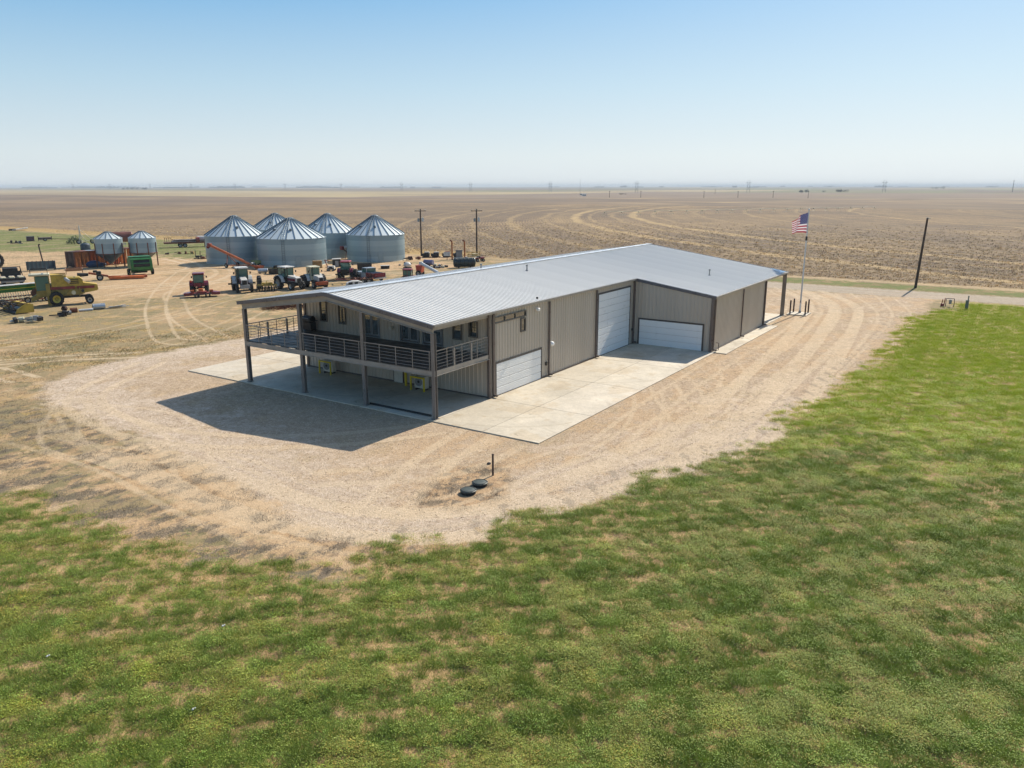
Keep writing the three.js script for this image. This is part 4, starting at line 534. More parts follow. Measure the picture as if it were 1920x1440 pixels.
tractor(36.2, -48.2, -68, { label: 'white tractor with dual rear wheels and orange front weights', body: F.white, side: F.white, roof: F.cream, dual: 2, dualAt: 1.45, weights: 1.7, weightMat: F.orangeD, scale: .9, frame: F.cream }); tractor(44.6, -51.2, 80, { label: 'dark tractor with a red roof parked behind the rusty trailer frame', body: F.maroon, roof: std(0xb04048, .4), dual: 1, scale: .88 }); tractor(44.3, -39.5, -10, { label: 'red roofed tractor mostly hidden behind the roof ridge', body: F.red, roof: F.red, frame: F.redDull, scale: .72 });
{ const t = thing('rotary_mower', 'low red folding mower standing behind the red tractor', 'mower', [23.1, 0, -52.6], face(23.1, -52.6, 90)); part(t, 'deck', [bx(1.1, .16, 3.7, 0, .38, 0), bx(.9, .2, 1, 0, .52, 0)], F.redDull); for (const z of [-1.45, 1.45]) part(t, 'wing', [bx(1.2, .1, 1, 0, .5, z, 0, 0, z > 0 ? .18 : -.18), bx(.12, .3, .9, -.6, .4, z)], F.maroon); part(t, 'gearbox', [rb(.5, .4, .5, .2, .72, -.1, .06), bx(.4, .3, .4, -.1, .65, -1), bx(.4, .3, .4, -.1, .65, 1)], F.orange); for (const z of [-.75, -.35, .4, .8]) wheel(t, -.75, z, .24, .18, F.rim); part(t, 'tow_bar', bar([.4, .5, 0], [1.6, .55, 0], .06), F.orangeD); }
{ const t = thing('disc_harrow', 'yellow framed disc harrow with a row of dark discs between two tractors', 'harrow', [30.5, 0, -50.4], face(30.5, -50.4, 90)); for (const [x, n] of [[-.45, 9], [.55, 8]]) for (let k = 0; k < n; k++) part(t, 'disc', lathe([[.02, .05], [.2, .03], [.36, -.06], [.36, -.08], [.2, .0], [.02, .02]], 16).rotateX(PI / 2).translate(x, .36, -1.15 + k * 2.3 / (n - 1)), F.dark); for (const x of [-.45, .55]) part(t, 'gang_bar', [bar([x, .36, -1.25], [x, .36, 1.25], .04, 6), bx(.12, .12, 2.4, x, .72, 0)], F.yellowD); part(t, 'frame', [bx(1.3, .1, .1, 0, .82, -.5), bx(1.3, .1, .1, 0, .82, .5), bar([.6, .82, -.5], [1.7, .6, 0], .05), bar([.6, .82, .5], [1.7, .6, 0], .05), bar([0, .8, 0], [.2, 1.15, 0], .05), bx(.3, .12, 1.2, 0, .95, 0)], F.yellow); for (const z of [-.6, .6]) part(t, 'scraper_beam', bx(.1, .3, .1, -.45, .9, z), F.yellow); }
{ const t = thing('pickup_truck', 'old silver and maroon pickup truck parked with its tail to the camera', 'pickup truck', [45.2, 0, -47.6], face(45.2, -47.6, 122)); for (const d of [-1, 1]) { wheel(t, 1.55, d * .78, .36, .24); wheel(t, -1.55, d * .78, .36, .24); } part(t, 'hood', rb(1.35, .5, 1.7, 1.65, .85, 0, .1), F.silver); part(t, 'cab', [prism([[-.5, .45], [1, .45], [1, 1.1], [-.5, 1.1]], 1.7), rb(1.05, .1, 1.4, .1, 1.66, 0, .04), ...[[-.42, -.7], [-.42, .7], [.66, -.7], [.66, .7]].map(([x, z]) => bx(.08, .56, .08, x, 1.38, z))], F.silver); part(t, 'window', bx(.03, .46, 1.3, -.42, 1.36, 0), F.glass); part(t, 'window', bx(.03, .48, 1.3, .7, 1.36, 0, 0, .35), F.glass); for (const d of [-1, 1]) part(t, 'window', bx(1, .46, .03, .1, 1.36, d * .72), F.glass); for (const d of [-1, 1]) part(t, 'bed_side', [bx(2.1, .34, .08, -1.5, .72, d * .84), bx(2.1, .3, .08, -1.5, .98, d * .84)], d > 0 ? F.silver : F.maroon); part(t, 'tailgate', bx(.07, .52, 1.62, -2.56, .92, 0), F.maroon); part(t, 'bed_floor', bx(2.1, .06, 1.6, -1.5, .62, 0), F.dark); part(t, 'bumper', bx(.14, .16, 1.75, -2.66, .5, 0), F.white); part(t, 'bumper', bx(.14, .16, 1.75, 2.36, .5, 0), F.silver); part(t, 'chassis', bx(4.4, .2, .9, -.1, .42, 0), F.black); part(t, 'stripe', bx(2.1, .12, .02, -1.5, .62, .89), F.maroon); }
{ // combine harvester: nose to the left
  const X0 = 10.8, Z0 = -60.1, t = thing('combine_harvester', 'old yellow combine harvester with a red stripe along its side', 'combine harvester', [X0, 0, Z0], face(X0, Z0, 180)); t.scale.set(.86, .95, .86); for (const d of [-1, 1]) { wheel(t, 0, d * 1.15, .78, .55, F.rimY); wheel(t, -3.55, d * .95, .46, .32, F.rim); }
  part(t, 'lower_body', prism([[.4, .95], [-2.9, 1.1], [-3.2, 1.5], [-3.2, 2.05], [.4, 2.05]], 1.5), F.yellowD); part(t, 'grain_tank', [prism([[.35, 2.02], [-1.3, 2.02], [-1.3, 3.25], [.35, 3.4]], 2.0)], F.yellow); part(t, 'tank_rim', [bx(1.7, .1, .08, -.48, 3.36, 1.0), bx(1.7, .1, .08, -.48, 3.36, -1.0)], F.yellowD); part(t, 'engine_cover', prism([[-1.32, 2.02], [-3.05, 2.02], [-3.05, 2.75], [-2.75, 3.0], [-1.32, 3.05]], 1.8), F.yellow); for (let k = 0; k < 3; k++) part(t, 'louver', bx(1, .1, .03, -2.1, 2.4 + k * .2, -.915), F.dark);
  part(t, 'straw_hood', prism([[-3.07, 1.25], [-4.5, 1.45], [-4.65, 1.6], [-4.6, 2.1], [-4.2, 2.2], [-3.07, 2.4]], 1.7), F.yellow); for (const d of [-1, 1]) { part(t, 'side_stripe', [bx(2.7, .3, .03, -.75, 1.95, d * 1.01), bx(1.9, .3, .03, -3.3, 1.9, d * .9)], F.red); part(t, 'side_shield', bx(3, .55, .04, -1.6, 1.45, d * .88), F.yellowD); }
  part(t, 'pulley', [cy(.24, .24, .06, -1.9, 1.35, -.93, 'z', 18)], F.cream); part(t, 'pulley', cy(.16, .16, .06, -2.9, 1.5, -.93, 'z', 16), F.dark); part(t, 'axle', [bar([0, .78, -1.2], [0, .78, 1.2], .14, 8), bar([-3.55, .46, -1], [-3.55, .46, 1], .08, 8), bx(3.6, .2, .8, -1.8, .85, 0)], F.dark); part(t, 'brace', [bar([-.9, 1.1, -.95], [-1.7, 1.9, -.95], .05), bar([-2.6, 1.9, -.95], [-2.5, .9, -.95], .06)], F.yellowD);
  part(t, 'cab_frame', [[.55, -.85], [.55, .85], [2, -.8], [2, .8]].map(([x, z]) => bx(.1, 1.7, .1, x, 2.55, z)).concat([bx(1.6, .8, 1.7, 1.25, 1.5, 0), bx(.45, 2.4, .5, .75, 1.3, -.95)]), F.yellowD); part(t, 'window', bx(.03, 1.5, 1.5, 2.02, 2.5, 0), F.glass); for (const d of [-1, 1]) part(t, 'window', bx(1.35, 1.5, .03, 1.28, 2.5, d * .84), F.glass); part(t, 'cab_roof', rb(2.2, .22, 1.9, 1.5, 3.45, 0, .08), F.cream); const rl = (x0, x1, z0, z1, y, m) => [beam([x0, y, z0], [x1, y, z0], .09, .09), beam([x0, y, z1], [x1, y, z1], .09, .09), beam([x0, y, z0], [x0, y, z1], .09, .09), beam([x1, y, z0], [x1, y, z1], .09, .09), ...[[x0, z0], [x1, z0], [x0, z1], [x1, z1]].map(([a, b]) => beam([a, y - .5, b], [a, y, b], .05, .05))]; part(t, 'roof_rack', rl(.6, 2.4, -.7, .7, 4.05), F.dark); part(t, 'rear_railing', [...rl(-1.4, -3.2, -.8, .8, 3.9), bx(1.7, .35, .04, -2.3, 3.75, .8)], worn(0xa87a5a, .8)); part(t, 'unloading_tube', bar([-.9, 3.2, -.6], [-1.6, 2.6, -1.25], .2, 14), F.white); part(t, 'feeder_house', prism([[.6, 1.3], [2.6, .55], [2.7, .95], [.9, 1.9]], 1.1), F.yellowD); part(t, 'ladder', [bar([.4, .3, -1.3], [.6, 1.7, -1.1], .03), bar([.75, .3, -1.3], [.9, 1.7, -1.1], .03)], F.yellow); part(t, 'steering_column', bar([1.3, 1.9, 0], [1.6, 2.4, 0], .06), F.black); part(t, 'driver_seat', rb(.5, .7, .5, .95, 2.2, 0, .08), F.black); }
{ const x = 6.6, z = -58.3, t = thing('combine_header', 'yellow cutting header with dark reel arms lying at the nose of the combine', 'header', [x, 0, z], face(x, z, 200)); part(t, 'back_sheet', [prism([[0, .1], [.25, .1], [.4, 1.0], [-.1, .95]], 3.2)], F.yellow); part(t, 'end_plate', prism([[-.3, .08], [1.4, .12], [1.2, .5], [.3, 1.0], [-.3, .85]], .1, 0, 0, -1.62), F.yellow); part(t, 'end_plate', prism([[-.3, .08], [1.4, .12], [1.2, .5], [.3, 1.0], [-.3, .85]], .1, 0, 0, 1.62), F.yellow); part(t, 'cutter_bar', bx(.5, .08, 3.2, 1.1, .12, 0), F.dark); part(t, 'auger', [cy(.2, .2, 3.1, .55, .4, 0, 'z', 14)], F.grey); for (const d of [-1, 0, 1]) part(t, 'reel_arm', [bar([.1, 1.0, d * 1.4], [1.5, .8, d * 1.4], .06), bar([1.3, .45, d * 1.4], [1.6, 1.2, d * 1.4], .05)], F.rustD); for (const [a, b] of [[1.3, .4], [1.65, 1.2], [1.1, .95], [1.9, .7]]) part(t, 'reel_bat', bx(.08, .12, 3, a, b, 0), F.dark); part(t, 'divider', bar([1.3, .2, 1.6], [2.7, .12, 1.7], .08), F.dark); }
{ const x = 8.4, z = -65.2, t = thing('grain_drill', 'long green grain drill with a row of pale seed tubes left of the combine', 'grain drill', [x, 0, z], -.08); part(t, 'seed_box', prism([[-.35, 1.25], [.35, 1.25], [.5, 1.95], [-.5, 1.95]].map(([a, b]) => [a, b]), 7.4, 0, 0, 0, 'x'), F.green); part(t, 'lid', [bx(7.4, .06, 1.06, 0, 1.98, 0), bx(7.4, .05, .1, 0, 2.0, .5)], F.white); part(t, 'stripe', bx(7.3, .06, .02, 0, 1.62, .47), std(0xd8d23a, .5)); part(t, 'tool_bar', [bx(7.4, .14, .14, 0, .75, .2), bx(7.4, .14, .14, 0, .45, .5), bx(7.4, .1, .1, 0, .3, .9)], F.redDull); for (let k = 0; k < 30; k++) part(t, 'seed_tube', bar([-3.5 + k * .24, 1.28, .25], [-3.5 + k * .24, .5, .6 + (k % 2) * .15], .035, 5), F.cream); for (let k = 0; k < 15; k++) part(t, 'opener_disc', cy(.2, .2, .03, -3.4 + k * .49, .22, .75, 'x', 14), F.dark); for (const q of [-3.3, -1, 1.4, 3.4]) { const w = wheel(t, q, 1.0, .33, .2); w.rotation.y = 0; } part(t, 'marker_disc', cy(.5, .5, .05, 2.3, 1.0, 1.05, 'z', 18), F.rustD); part(t, 'end_frame', [bx(.12, 1.5, .9, 3.75, 1.1, .2), bx(.5, .9, .12, 3.9, 1.4, .5)], F.greenD); }
{ const x = 32.3, z = -79.6, t = thing('round_baler', 'bright green round baler parked in front of the right hopper bin', 'baler', [x, 0, z], face(x, z, 100)); const prof = [[-1.2, .75], [-1.35, 1.5], [-1.1, 2.25], [-.5, 2.6], [.6, 2.55], [1.25, 2.1], [1.35, 1.3], [1, .7]]; part(t, 'side_shell', prism(prof, .12, 0, 0, -1.35), F.green); part(t, 'side_shell', prism(prof, .12, 0, 0, 1.35), F.green); part(t, 'chamber', prism(prof.map(([a, b]) => [a * .96, .05 + b * .97]), 2.58), F.dark); for (const [a, y, h, r] of [[-1.15, 2.35, .3, .7], [-1.34, 1.75, .12, .1], [-1.3, 1.05, .4, -.2], [-1.05, .72, .18, -.9]]) part(t, 'tailgate_bar', bx(.1, h, 2.7, a, y, 0, 0, -r), F.green); for (const s of [-1.2, 1.2]) part(t, 'tailgate_bar', bx(.12, 1.5, .28, -1.3, 1.6, s), F.green); part(t, 'top_cover', bx(1.6, .1, 2.76, 0, 2.6, 0), F.green); for (const s of [-1, 1]) wheel(t, .1, s * 1.55, .46, .34, std(0xd8c93a, .5)); part(t, 'tongue', [beam([1.2, .7, 0], [3, .5, 0], .2, .16), bx(.3, .6, .3, 2.2, .8, .3)], F.green); part(t, 'pickup_reel', cy(.28, .28, 2.1, 1.2, .45, 0, 'z', 14), F.dark); part(t, 'hose', bar([-1.2, .55, -1.2], [-1.5, .35, -1.8], .06), F.yellowD); }
{ const x = 27.2, z = -77.2, t = thing('disc_mower', 'low orange pull mower lying between the combine and the green baler', 'mower', [x, 0, z], face(x, z, 0)); part(t, 'cutter_deck', [rb(4.4, .22, 1.1, 1.3, .32, .1, .08, -.05), bx(4.2, .3, .06, 1.3, .25, .66, -.05)], F.orange); part(t, 'drawbar', [beam([-.9, .5, 0], [-3.2, 1.0, -.3], .3, .25), beam([-.9, .45, .2], [.6, .4, .2], .3, .2)], F.orangeD); part(t, 'gearbox', [rb(.6, .5, .6, -2, .95, -.1, .08), rb(.5, .3, .5, -2.4, 1.2, 0, .06)], F.black); part(t, 'tarp_roll', cy(.3, .2, 1.3, -3.9, .8, -.3, 'x', 12), F.dark); wheel(t, -1.9, .6, .42, .26); wheel(t, -1.9, -.6, .42, .26); part(t, 'end_shoe', bx(.5, .3, .8, 3.6, .3, .1), F.orangeD); }
{ const x = 16.8, z = -83, t = thing('flatbed_truck', 'dark flatbed truck seen from behind with a black cab guard and pale sacks aboard', 'truck', [x, 0, z], face(x, z, 92)); for (const d of [-1, 1]) { wheel(t, -.9, d * .95, .42, .4); wheel(t, 2.2, d * .85, .42, .26); } part(t, 'bed', [bx(2.6, .14, 2.9, -.3, .85, 0), bx(.1, .3, 2.95, -1.6, .8, 0)], F.dark); part(t, 'cab_guard', [bx(.1, .08, 2.3, .95, 2.15, 0), bx(.1, .9, .08, .95, 1.75, 1.1), bx(.1, .9, .08, .95, 1.75, -1.1), bx(.06, .7, 2.2, .95, 1.3, 0), bar([.95, 1, 1.25], [.95, 2.1, 1.1], .05), bar([.95, 1, -1.25], [.95, 2.1, -1.1], .05)], F.black); part(t, 'cab', [rb(1.5, .9, 1.9, 1.9, 1.05, 0, .1), rb(1.2, .6, 1.7, 1.8, 1.7, 0, .12)], F.dark); part(t, 'bumper', bx(.12, .2, 2.6, -1.7, .55, 0), F.grey); for (let k = 0; k < 9; k++) part(t, 'sack', rb(.5, .2, .62, -1.2 + (k % 3) * .55, 1.02, -1 + Math.floor(k / 3) * .95, .09, rr(-.5, .5)), [F.cream, F.wood, F.white][k % 3]); }
{ const x = 27.6, z = -97.8, t = thing('dump_bed', 'dark ribbed steel dump bed tilted on the ground beside the leaning post', 'dump bed', [x, 0, z], face(x, z, 0)); part(t, 'floor', bx(3.7, .08, 1.7, 0, .75, 0, 0, 0, .72), F.tankG); for (let k = 0; k < 7; k++) part(t, 'rib', bx(.1, .1, 1.7, -1.6 + k * .53, .82, 0, 0, 0, .72), F.dark); part(t, 'side', prism([[-.75, .1], [.75, .1], [.55, 1.4], [-.2, 1.35]], .08, -1.85, 0, 0, 'x'), F.tankG); part(t, 'side', prism([[-.75, .1], [.75, .1], [.55, 1.4], [-.2, 1.35]], .08, 1.85, 0, 0, 'x'), F.tankG); part(t, 'lip', bx(3.2, .16, .1, 0, .16, .72), F.cream); }
piece('steel_post', 'leaning dark steel post with an angled cap behind the dump bed', 'post', [bar([0, 0, 0], [-.28, 2.85, 0], .11, 10), bar([-.28, 2.85, 0], [-.08, 3.0, 0], .12, 8)], worn(0x2c1d1a, .8), [34.2, 0, -110.9], face(34.2, -110.9));
{ const t = thing('spare_tractor_wheel', 'big black tractor wheel standing at the left edge of the picture', 'wheel', [25.6, 0, -107.4], face(25.6, -107.4, 25)); const w = wheel(t, 0, 0, 1.15, .6, F.rim); w.name = 'tyre'; }
{ const t = thing('grain_auger', 'long orange grain auger leaning up beside the leftmost grain bin', 'auger', [46.2, 0, -72]); part(t, 'tube', bar([0, .35, 0], [-.3, 3.25, -10.4], .2, 12), F.orange); part(t, 'discharge_spout', [bar([-.3, 3.25, -10.4], [-.3, 2.9, -10.9], .26, 10), rb(.6, .6, .6, -.3, 3.25, -10.4, .1)], F.redDull); part(t, 'hopper', prism([[-.6, .55], [.6, .55], [.35, .1], [-.35, .1]], 1, .1, .05, .6), F.orangeD); part(t, 'intake', bar([.1, .3, .3], [.9, .2, .6], .22, 10), F.orange); part(t, 'undercarriage', [bar([-1.1, .35, -5.5], [-.25, 2.0, -6.2], .05), bar([.9, .35, -5.5], [-.15, 2.0, -6.2], .05), bar([-1.1, .35, -5.5], [.9, .35, -5.5], .05), bar([0, .5, -1], [-1.1, .35, -5.5], .04), bar([0, .5, -1], [.9, .35, -5.5], .04)], F.orangeD); for (const s of [-1.15, .95]) { const w = wheel(t, s, -5.5, .36, .2); w.rotation.y = PI / 2; } part(t, 'motor', [cy(.2, .2, .5, -.1, .85, -.6, 'x', 12)], F.grey); }
// ---------------------------------------------------------------- scrap and small machines around the bins
const put = (name, label, cat, x, z, deg = 0, group) => thing(name, label, cat, [x, 0, z], face(x, z, deg), group);
{ const t = put('stock_tank', 'low round black stock tank in front of the biggest grain bin', 'tank', 43.8, -64.7); part(t, 'wall', lathe([[.9, 0], [1.0, .1], [1.02, .7], [1.06, .75], [.96, .75], [.94, .12], [0, .1]], 28), F.black); part(t, 'spare_wheel', new THREE.TorusGeometry(.36, .14, 8, 20).rotateX(1.2).translate(.2, .95, -.2), F.tyre); part(t, 'board', beam([-.9, .8, 0], [.95, .75, .1], .2, .05), F.yellowD); }
{ const t = put('cylinder_tank', 'small silver cylinder lying beside the orange auger foot', 'tank', 42.9, -66.4, 8); part(t, 'shell', [cy(.32, .32, 1.2, 0, .42, 0, 'x', 18), new THREE.SphereGeometry(.32, 14, 8).scale(.4, 1, 1).translate(.6, .42, 0), new THREE.SphereGeometry(.32, 14, 8).scale(.4, 1, 1).translate(-.6, .42, 0)], F.silver); for (const x of [-.4, .4]) part(t, 'foot', bx(.1, .14, .6, x, .07, 0), F.dark); }
{ const t = put('hopper_wagon', 'pale yellow green wagon standing between the two front bins', 'wagon', 49.6, -76.2, 5); part(t, 'body', prism([[-.8, .9], [.9, .9], [.6, .35], [-.5, .35]], 1.3), worn(0x9a9a5c, .7)); for (const s of [-1, 1]) { wheel(t, -.3, s * .6, .25, .16); wheel(t, .5, s * .6, .25, .16); } part(t, 'tongue', bar([.8, .4, 0], [1.6, .6, 0], .05), F.dark); }
{ const t = put('pallet_stack', 'stack of light wooden pallets and crates right of the biggest bin', 'pallets', 52.9, -65.9, 12); for (let k = 0; k < 5; k++) { const p = part(t, 'pallet', [bx(1.3, .03, 1.1, 0, .06 + k * .22, 0), bx(1.3, .1, .1, 0, .12 + k * .22, -.5), bx(1.3, .1, .1, 0, .12 + k * .22, 0), bx(1.3, .1, .1, 0, .12 + k * .22, .5)], F.wood); for (let i = 0; i < 5; i++) part(p, 'slat', bx(.16, .03, 1.15, -.55 + i * .275, .19 + k * .22, rr(-.02, .02)), F.wood); p.rotation.y = rr(-.06, .06); } }
{ const t = put('tool_shed', 'small black shed with a pale top behind the skid cart', 'shed', 55.7, -64.6, -6); part(t, 'wall', [bx(1.15, 1.15, .06, 0, .6, .5), bx(.06, 1.15, 1, -.56, .6, 0), bx(.06, 1.15, 1, .56, .6, 0)], F.black); part(t, 'roof', rb(1.35, .1, 1.3, 0, 1.22, 0, .03, 0, .05), F.white); part(t, 'door', bx(.5, .9, .05, .1, .5, .55), F.grey); }
{ const t = put('skid_cart', 'white boxed utility cart with a red arm near the black shed', 'cart', 50.8, -60.8, -15); part(t, 'box', [bx(.9, .5, .7, .1, .5, 0), bx(.06, .4, .66, .58, .5, 0)], F.white); part(t, 'vent_panel', bx(.5, .3, .02, .1, .5, .36), F.dark); for (const s of [-1, 1]) { wheel(t, -.3, s * .42, .22, .14); wheel(t, .45, s * .42, .22, .14); } part(t, 'arm', [bar([-.4, .5, 0], [-.9, 1.6, -.2], .08), bar([-.9, 1.6, -.2], [-.1, 1.4, -.2], .06)], F.redDull); }
{ const t = put('dumpster', 'low black steel dumpster in front of the rightmost bin', 'dumpster', 54.6, -57.6, 2); part(t, 'shell', [bx(2.1, .75, .06, 0, .5, .6), bx(2.1, .75, .06, 0, .5, -.6), bx(.06, .75, 1.2, -1.03, .5, 0), bx(.06, .75, 1.2, 1.03, .5, 0), bx(2.1, .06, 1.2, 0, .15, 0)], F.black); part(t, 'rim', [bx(2.2, .08, .1, 0, .9, .62), bx(2.2, .08, .1, 0, .9, -.62)], F.dark); for (const x of [-.7, 0, .7]) part(t, 'rib', bx(.08, .7, .06, x, .5, .65), F.dark); }
{ const t = put('small_auger', 'short red and white auger standing between two grain bins', 'auger', 66.6, -72.5, 40); part(t, 'tube', bar([.6, .3, 0], [-1.6, 1.9, 0], .12, 10), F.dark); part(t, 'head', [rb(.7, .6, .5, -1.7, 1.95, 0, .1)], F.red); part(t, 'hood', cy(.28, .34, .5, -1.2, 2.0, .1, 'x', 12), F.white); part(t, 'stand', [bar([-.6, 0, -.6], [-.8, 1.3, 0], .04), bar([-.6, 0, .6], [-.8, 1.3, 0], .04)], F.redDull); }
const heap = (name, label, x, z, n, R, mats, cat = 'scrap', grp) => { const t = put(name, label, cat, x, z, rr(-30, 30), grp); for (let k = 0; k < n; k++) { const a = rr(0, 6.3), r = rr(0, R), y = rr(.1, .35), m = mats[k % mats.length], q = rnd(); part(t, 'scrap_piece', q < .3 ? bar([Math.cos(a) * r - .4, y, Math.sin(a) * r * .5], [Math.cos(a) * r + .5, y + rr(-.08, .25), Math.sin(a) * r * .5 + rr(-.4, .4)], rr(.04, .09)) : q < .6 ? rb(rr(.3, .7), rr(.15, .5), rr(.3, .6), Math.cos(a) * r, y, Math.sin(a) * r * .5, .05, rr(0, 3), rr(-.2, .2)) : cy(rr(.12, .3), rr(.12, .3), rr(.3, .6), Math.cos(a) * r, y + .1, Math.sin(a) * r * .5, rnd() < .5 ? 'y' : 'x', 12), m); } return t; };
heap('scrap_heap', 'dark scrap iron just right of the rightmost bin foot', 71, -62.5, 9, 1.6, [F.dark, F.rustD, F.rust]); heap('scrap_heap', 'low dark parts pile between the dumpster and the bin on the right', 62.5, -56.5, 8, 1.3, [F.dark, F.grey, F.rustD]); heap('scrap_heap', 'heap of pale seed boxes and irons behind the roof ridge', 63.2, -49.9, 14, 1.7, [F.white, F.dark, F.cream, F.rustD]); heap('scrap_heap', 'rusty scrap and posts left of the leftmost bin', 52.5, -94, 11, 1.8, [F.rustD, F.dark, F.rust]); heap('scrap_heap', 'dark heap of old iron in the green patch at far left', 53.2, -160.9, 12, 2.2, [F.dark, F.galvDark, F.black]); heap('scrap_heap', 'small pale rubbish scatter on the dry grass left of the drums', 3.8, -51.2, 12, 1.5, [F.white, F.grey, F.dark, F.cream]); heap('scrap_heap', 'low dark scrap just below the rusty drum near the combine', 6.8, -52.1, 6, .7, [F.dark, F.black]); heap('scrap_heap', 'timber and pipes lying on the green strip below the long trailer', 56.5, -106.5, 8, 2.5, [F.wood, F.rustD, F.rust]); heap('scrap_heap', 'grey and dark parts at the foot of the biggest bin near its left side', 46.3, -66.4, 7, .9, [F.grey, F.white, F.dark]);
{ const t = put('parts_crate', 'flat black crate with a pale lid right of the dumpster', 'crate', 57.6, -56.2, 4); part(t, 'box', bx(1.3, .4, .8, 0, .24, 0), F.black); part(t, 'lid', bx(1.4, .06, .9, 0, .48, 0, .05), F.white); part(t, 'skid', bx(1.2, .06, .1, 0, .03, .3), F.wood); }
{ const t = put('dome_tank', 'white domed tank lying on dark runners right of the flat crate', 'tank', 60, -53.8, 0); part(t, 'dome', [new THREE.SphereGeometry(.55, 18, 10).scale(1.1, .8, .9).translate(0, .5, 0)], F.white); part(t, 'runner', [bx(1.3, .12, .1, 0, .08, .3), bx(1.3, .12, .1, 0, .08, -.3)], F.dark); }
['first old engine block from the left pole, in the row under the utility poles', 'second old engine block in the row under the utility poles', 'third old engine block in the row, left of the white sign', 'fourth old engine block in the row, beside the rusty pipes'].forEach((l, k) => { const [x, z] = [[75.8, -63], [76.7, -61.6], [78.1, -60.2], [79.2, -58.6]][k], t = put('engine_block', l, 'engine', x, z, 10 * k - 15, 'old engines in a row'); part(t, 'block', [rb(1, .6, .7, 0, .5, 0, .06), bx(.3, .5, .5, -.65, .45, 0), cy(.28, .28, .1, -.84, .5, 0, 'x', 14)], F.dark); part(t, 'rocker_cover', rb(.9, .22, .4, .05, .92, 0, .06), k === 2 ? F.redDull : F.white); part(t, 'skid', [bx(1.5, .12, .12, 0, .1, .3), bx(1.5, .12, .12, 0, .1, -.3)], F.rustD); });
{ const t = put('sign_board', 'blank white sign board on a short post among the old engines', 'sign', 73.7, -56.8, -90 + 90); part(t, 'board', rb(1.15, .7, .06, 0, 1.05, 0, .02), F.white); part(t, 'post', bx(.1, .8, .1, 0, .4, -.05), F.rustD); }
{ const t = put('pump_shed', 'narrow grey metal pump cabinet between two tall bent rusty pipes', 'cabinet', 76.3, -56.2, 0); part(t, 'wall', rb(1.1, 1.4, .9, 0, .75, 0, .03), F.galvDark); for (const x of [-.25, .25]) part(t, 'door', bx(.44, 1.2, .03, x, .75, .47), F.grey); part(t, 'roof', bx(1.2, .08, 1, 0, 1.5, 0), F.dark); }
[['left tall rusty standpipe with a bent top beside the grey cabinet', 74.6, -56.4], ['right tall rusty standpipe with a bent top beside the grey cabinet', 75.9, -54.7]].forEach(([l, x, z]) => { const t = put('standpipe', l, 'pipe', x, z, 0, 'tall rusty standpipes'); part(t, 'pipe', bar([0, 0, 0], [0, 3.1, 0], .13, 12), F.rustO); part(t, 'bend', [bar([0, 3.05, 0], [-.1, 3.25, 0], .135, 10), bar([-.1, 3.25, 0], [-.36, 3.3, 0], .13, 10)], F.rust); });
{ const t = put('sprayer_frame', 'yellow folded sprayer frame between the rusty pipes and the utility pole', 'sprayer', 78.4, -54.6, 0); for (const y of [.4, .75, 1.1]) part(t, 'boom', bar([-1.1, y, 0], [1.1, y + .08, .2], .05), F.yellow); part(t, 'upright', [-1, -.3, .4, 1.05].map((x) => bar([x, 0, .1], [x, 1.2, .1], .05)), F.yellowD); part(t, 'tank', cy(.3, .3, .9, .2, .6, -.3, 'x', 14), F.cream); }
{ const t = put('quad_bike', 'small red and white quad bike at the foot of the right twin pole', 'quad bike', 74.6, -50.6, 20); for (const x of [-.5, .5]) for (const s of [-.4, .4]) wheel(t, x, s, .26, .2); part(t, 'body', [rb(1.3, .25, .5, 0, .62, 0, .08), rb(.5, .2, .8, .5, .66, 0, .06)], F.red); part(t, 'seat', rb(.6, .18, .4, -.2, .82, 0, .06), F.black); part(t, 'rack', bx(.5, .05, .8, -.6, .75, 0), F.white); part(t, 'handlebar', bar([.35, 1, -.4], [.35, 1, .4], .03), F.dark); }
{ const t = put('liquid_tank', 'long dark ribbed liquid tank behind the roof ridge', 'tank', 65.4, -46.9, 4); part(t, 'shell', [cy(.72, .72, 3, 0, .82, 0, 'x', 26), new THREE.SphereGeometry(.72, 22, 12).scale(.35, 1, 1).translate(1.5, .82, 0), new THREE.SphereGeometry(.72, 22, 12).scale(.35, 1, 1).translate(-1.5, .82, 0)], F.tankG); for (let k = 0; k < 5; k++) part(t, 'hoop', new THREE.TorusGeometry(.73, .05, 6, 26).rotateY(PI / 2).translate(-1.2 + k * .6, .82, 0), F.black); for (const x of [-.9, .9]) part(t, 'saddle', bx(.2, .3, 1.2, x, .14, 0), F.dark); part(t, 'filler', cy(.18, .18, .16, .3, 1.58, 0), F.white); }
{ const t = put('seed_cart', 'grey purple rounded cart near the white auger tube', 'cart', 63.3, -52.3, -25); part(t, 'body', [cy(.42, .42, 1.5, 0, .7, 0, 'x', 16)], F.purple); for (const s of [-1, 1]) wheel(t, -.2, s * .5, .3, .18); part(t, 'tongue', bar([.7, .5, 0], [1.4, .35, 0], .05), F.dark); }
{ const t = put('grain_cart', 'orange red hopper with a pale grey auger tube rising behind the roof ridge', 'grain cart', 53, -45.4, -20); part(t, 'hopper', [prism([[-.45, 1.5], [.55, 1.5], [.35, .5], [-.3, .5]], 1.2)], std(0xb8452c, .5)); part(t, 'auger_tube', bar([.35, 1.75, .3], [3.0, .6, 1.0], .22, 14), F.pvc); part(t, 'auger_head', cy(.28, .24, .4, .25, 1.8, .28, 'y', 12), F.white); for (const s of [-1, 1]) wheel(t, 0, s * .7, .4, .24); }
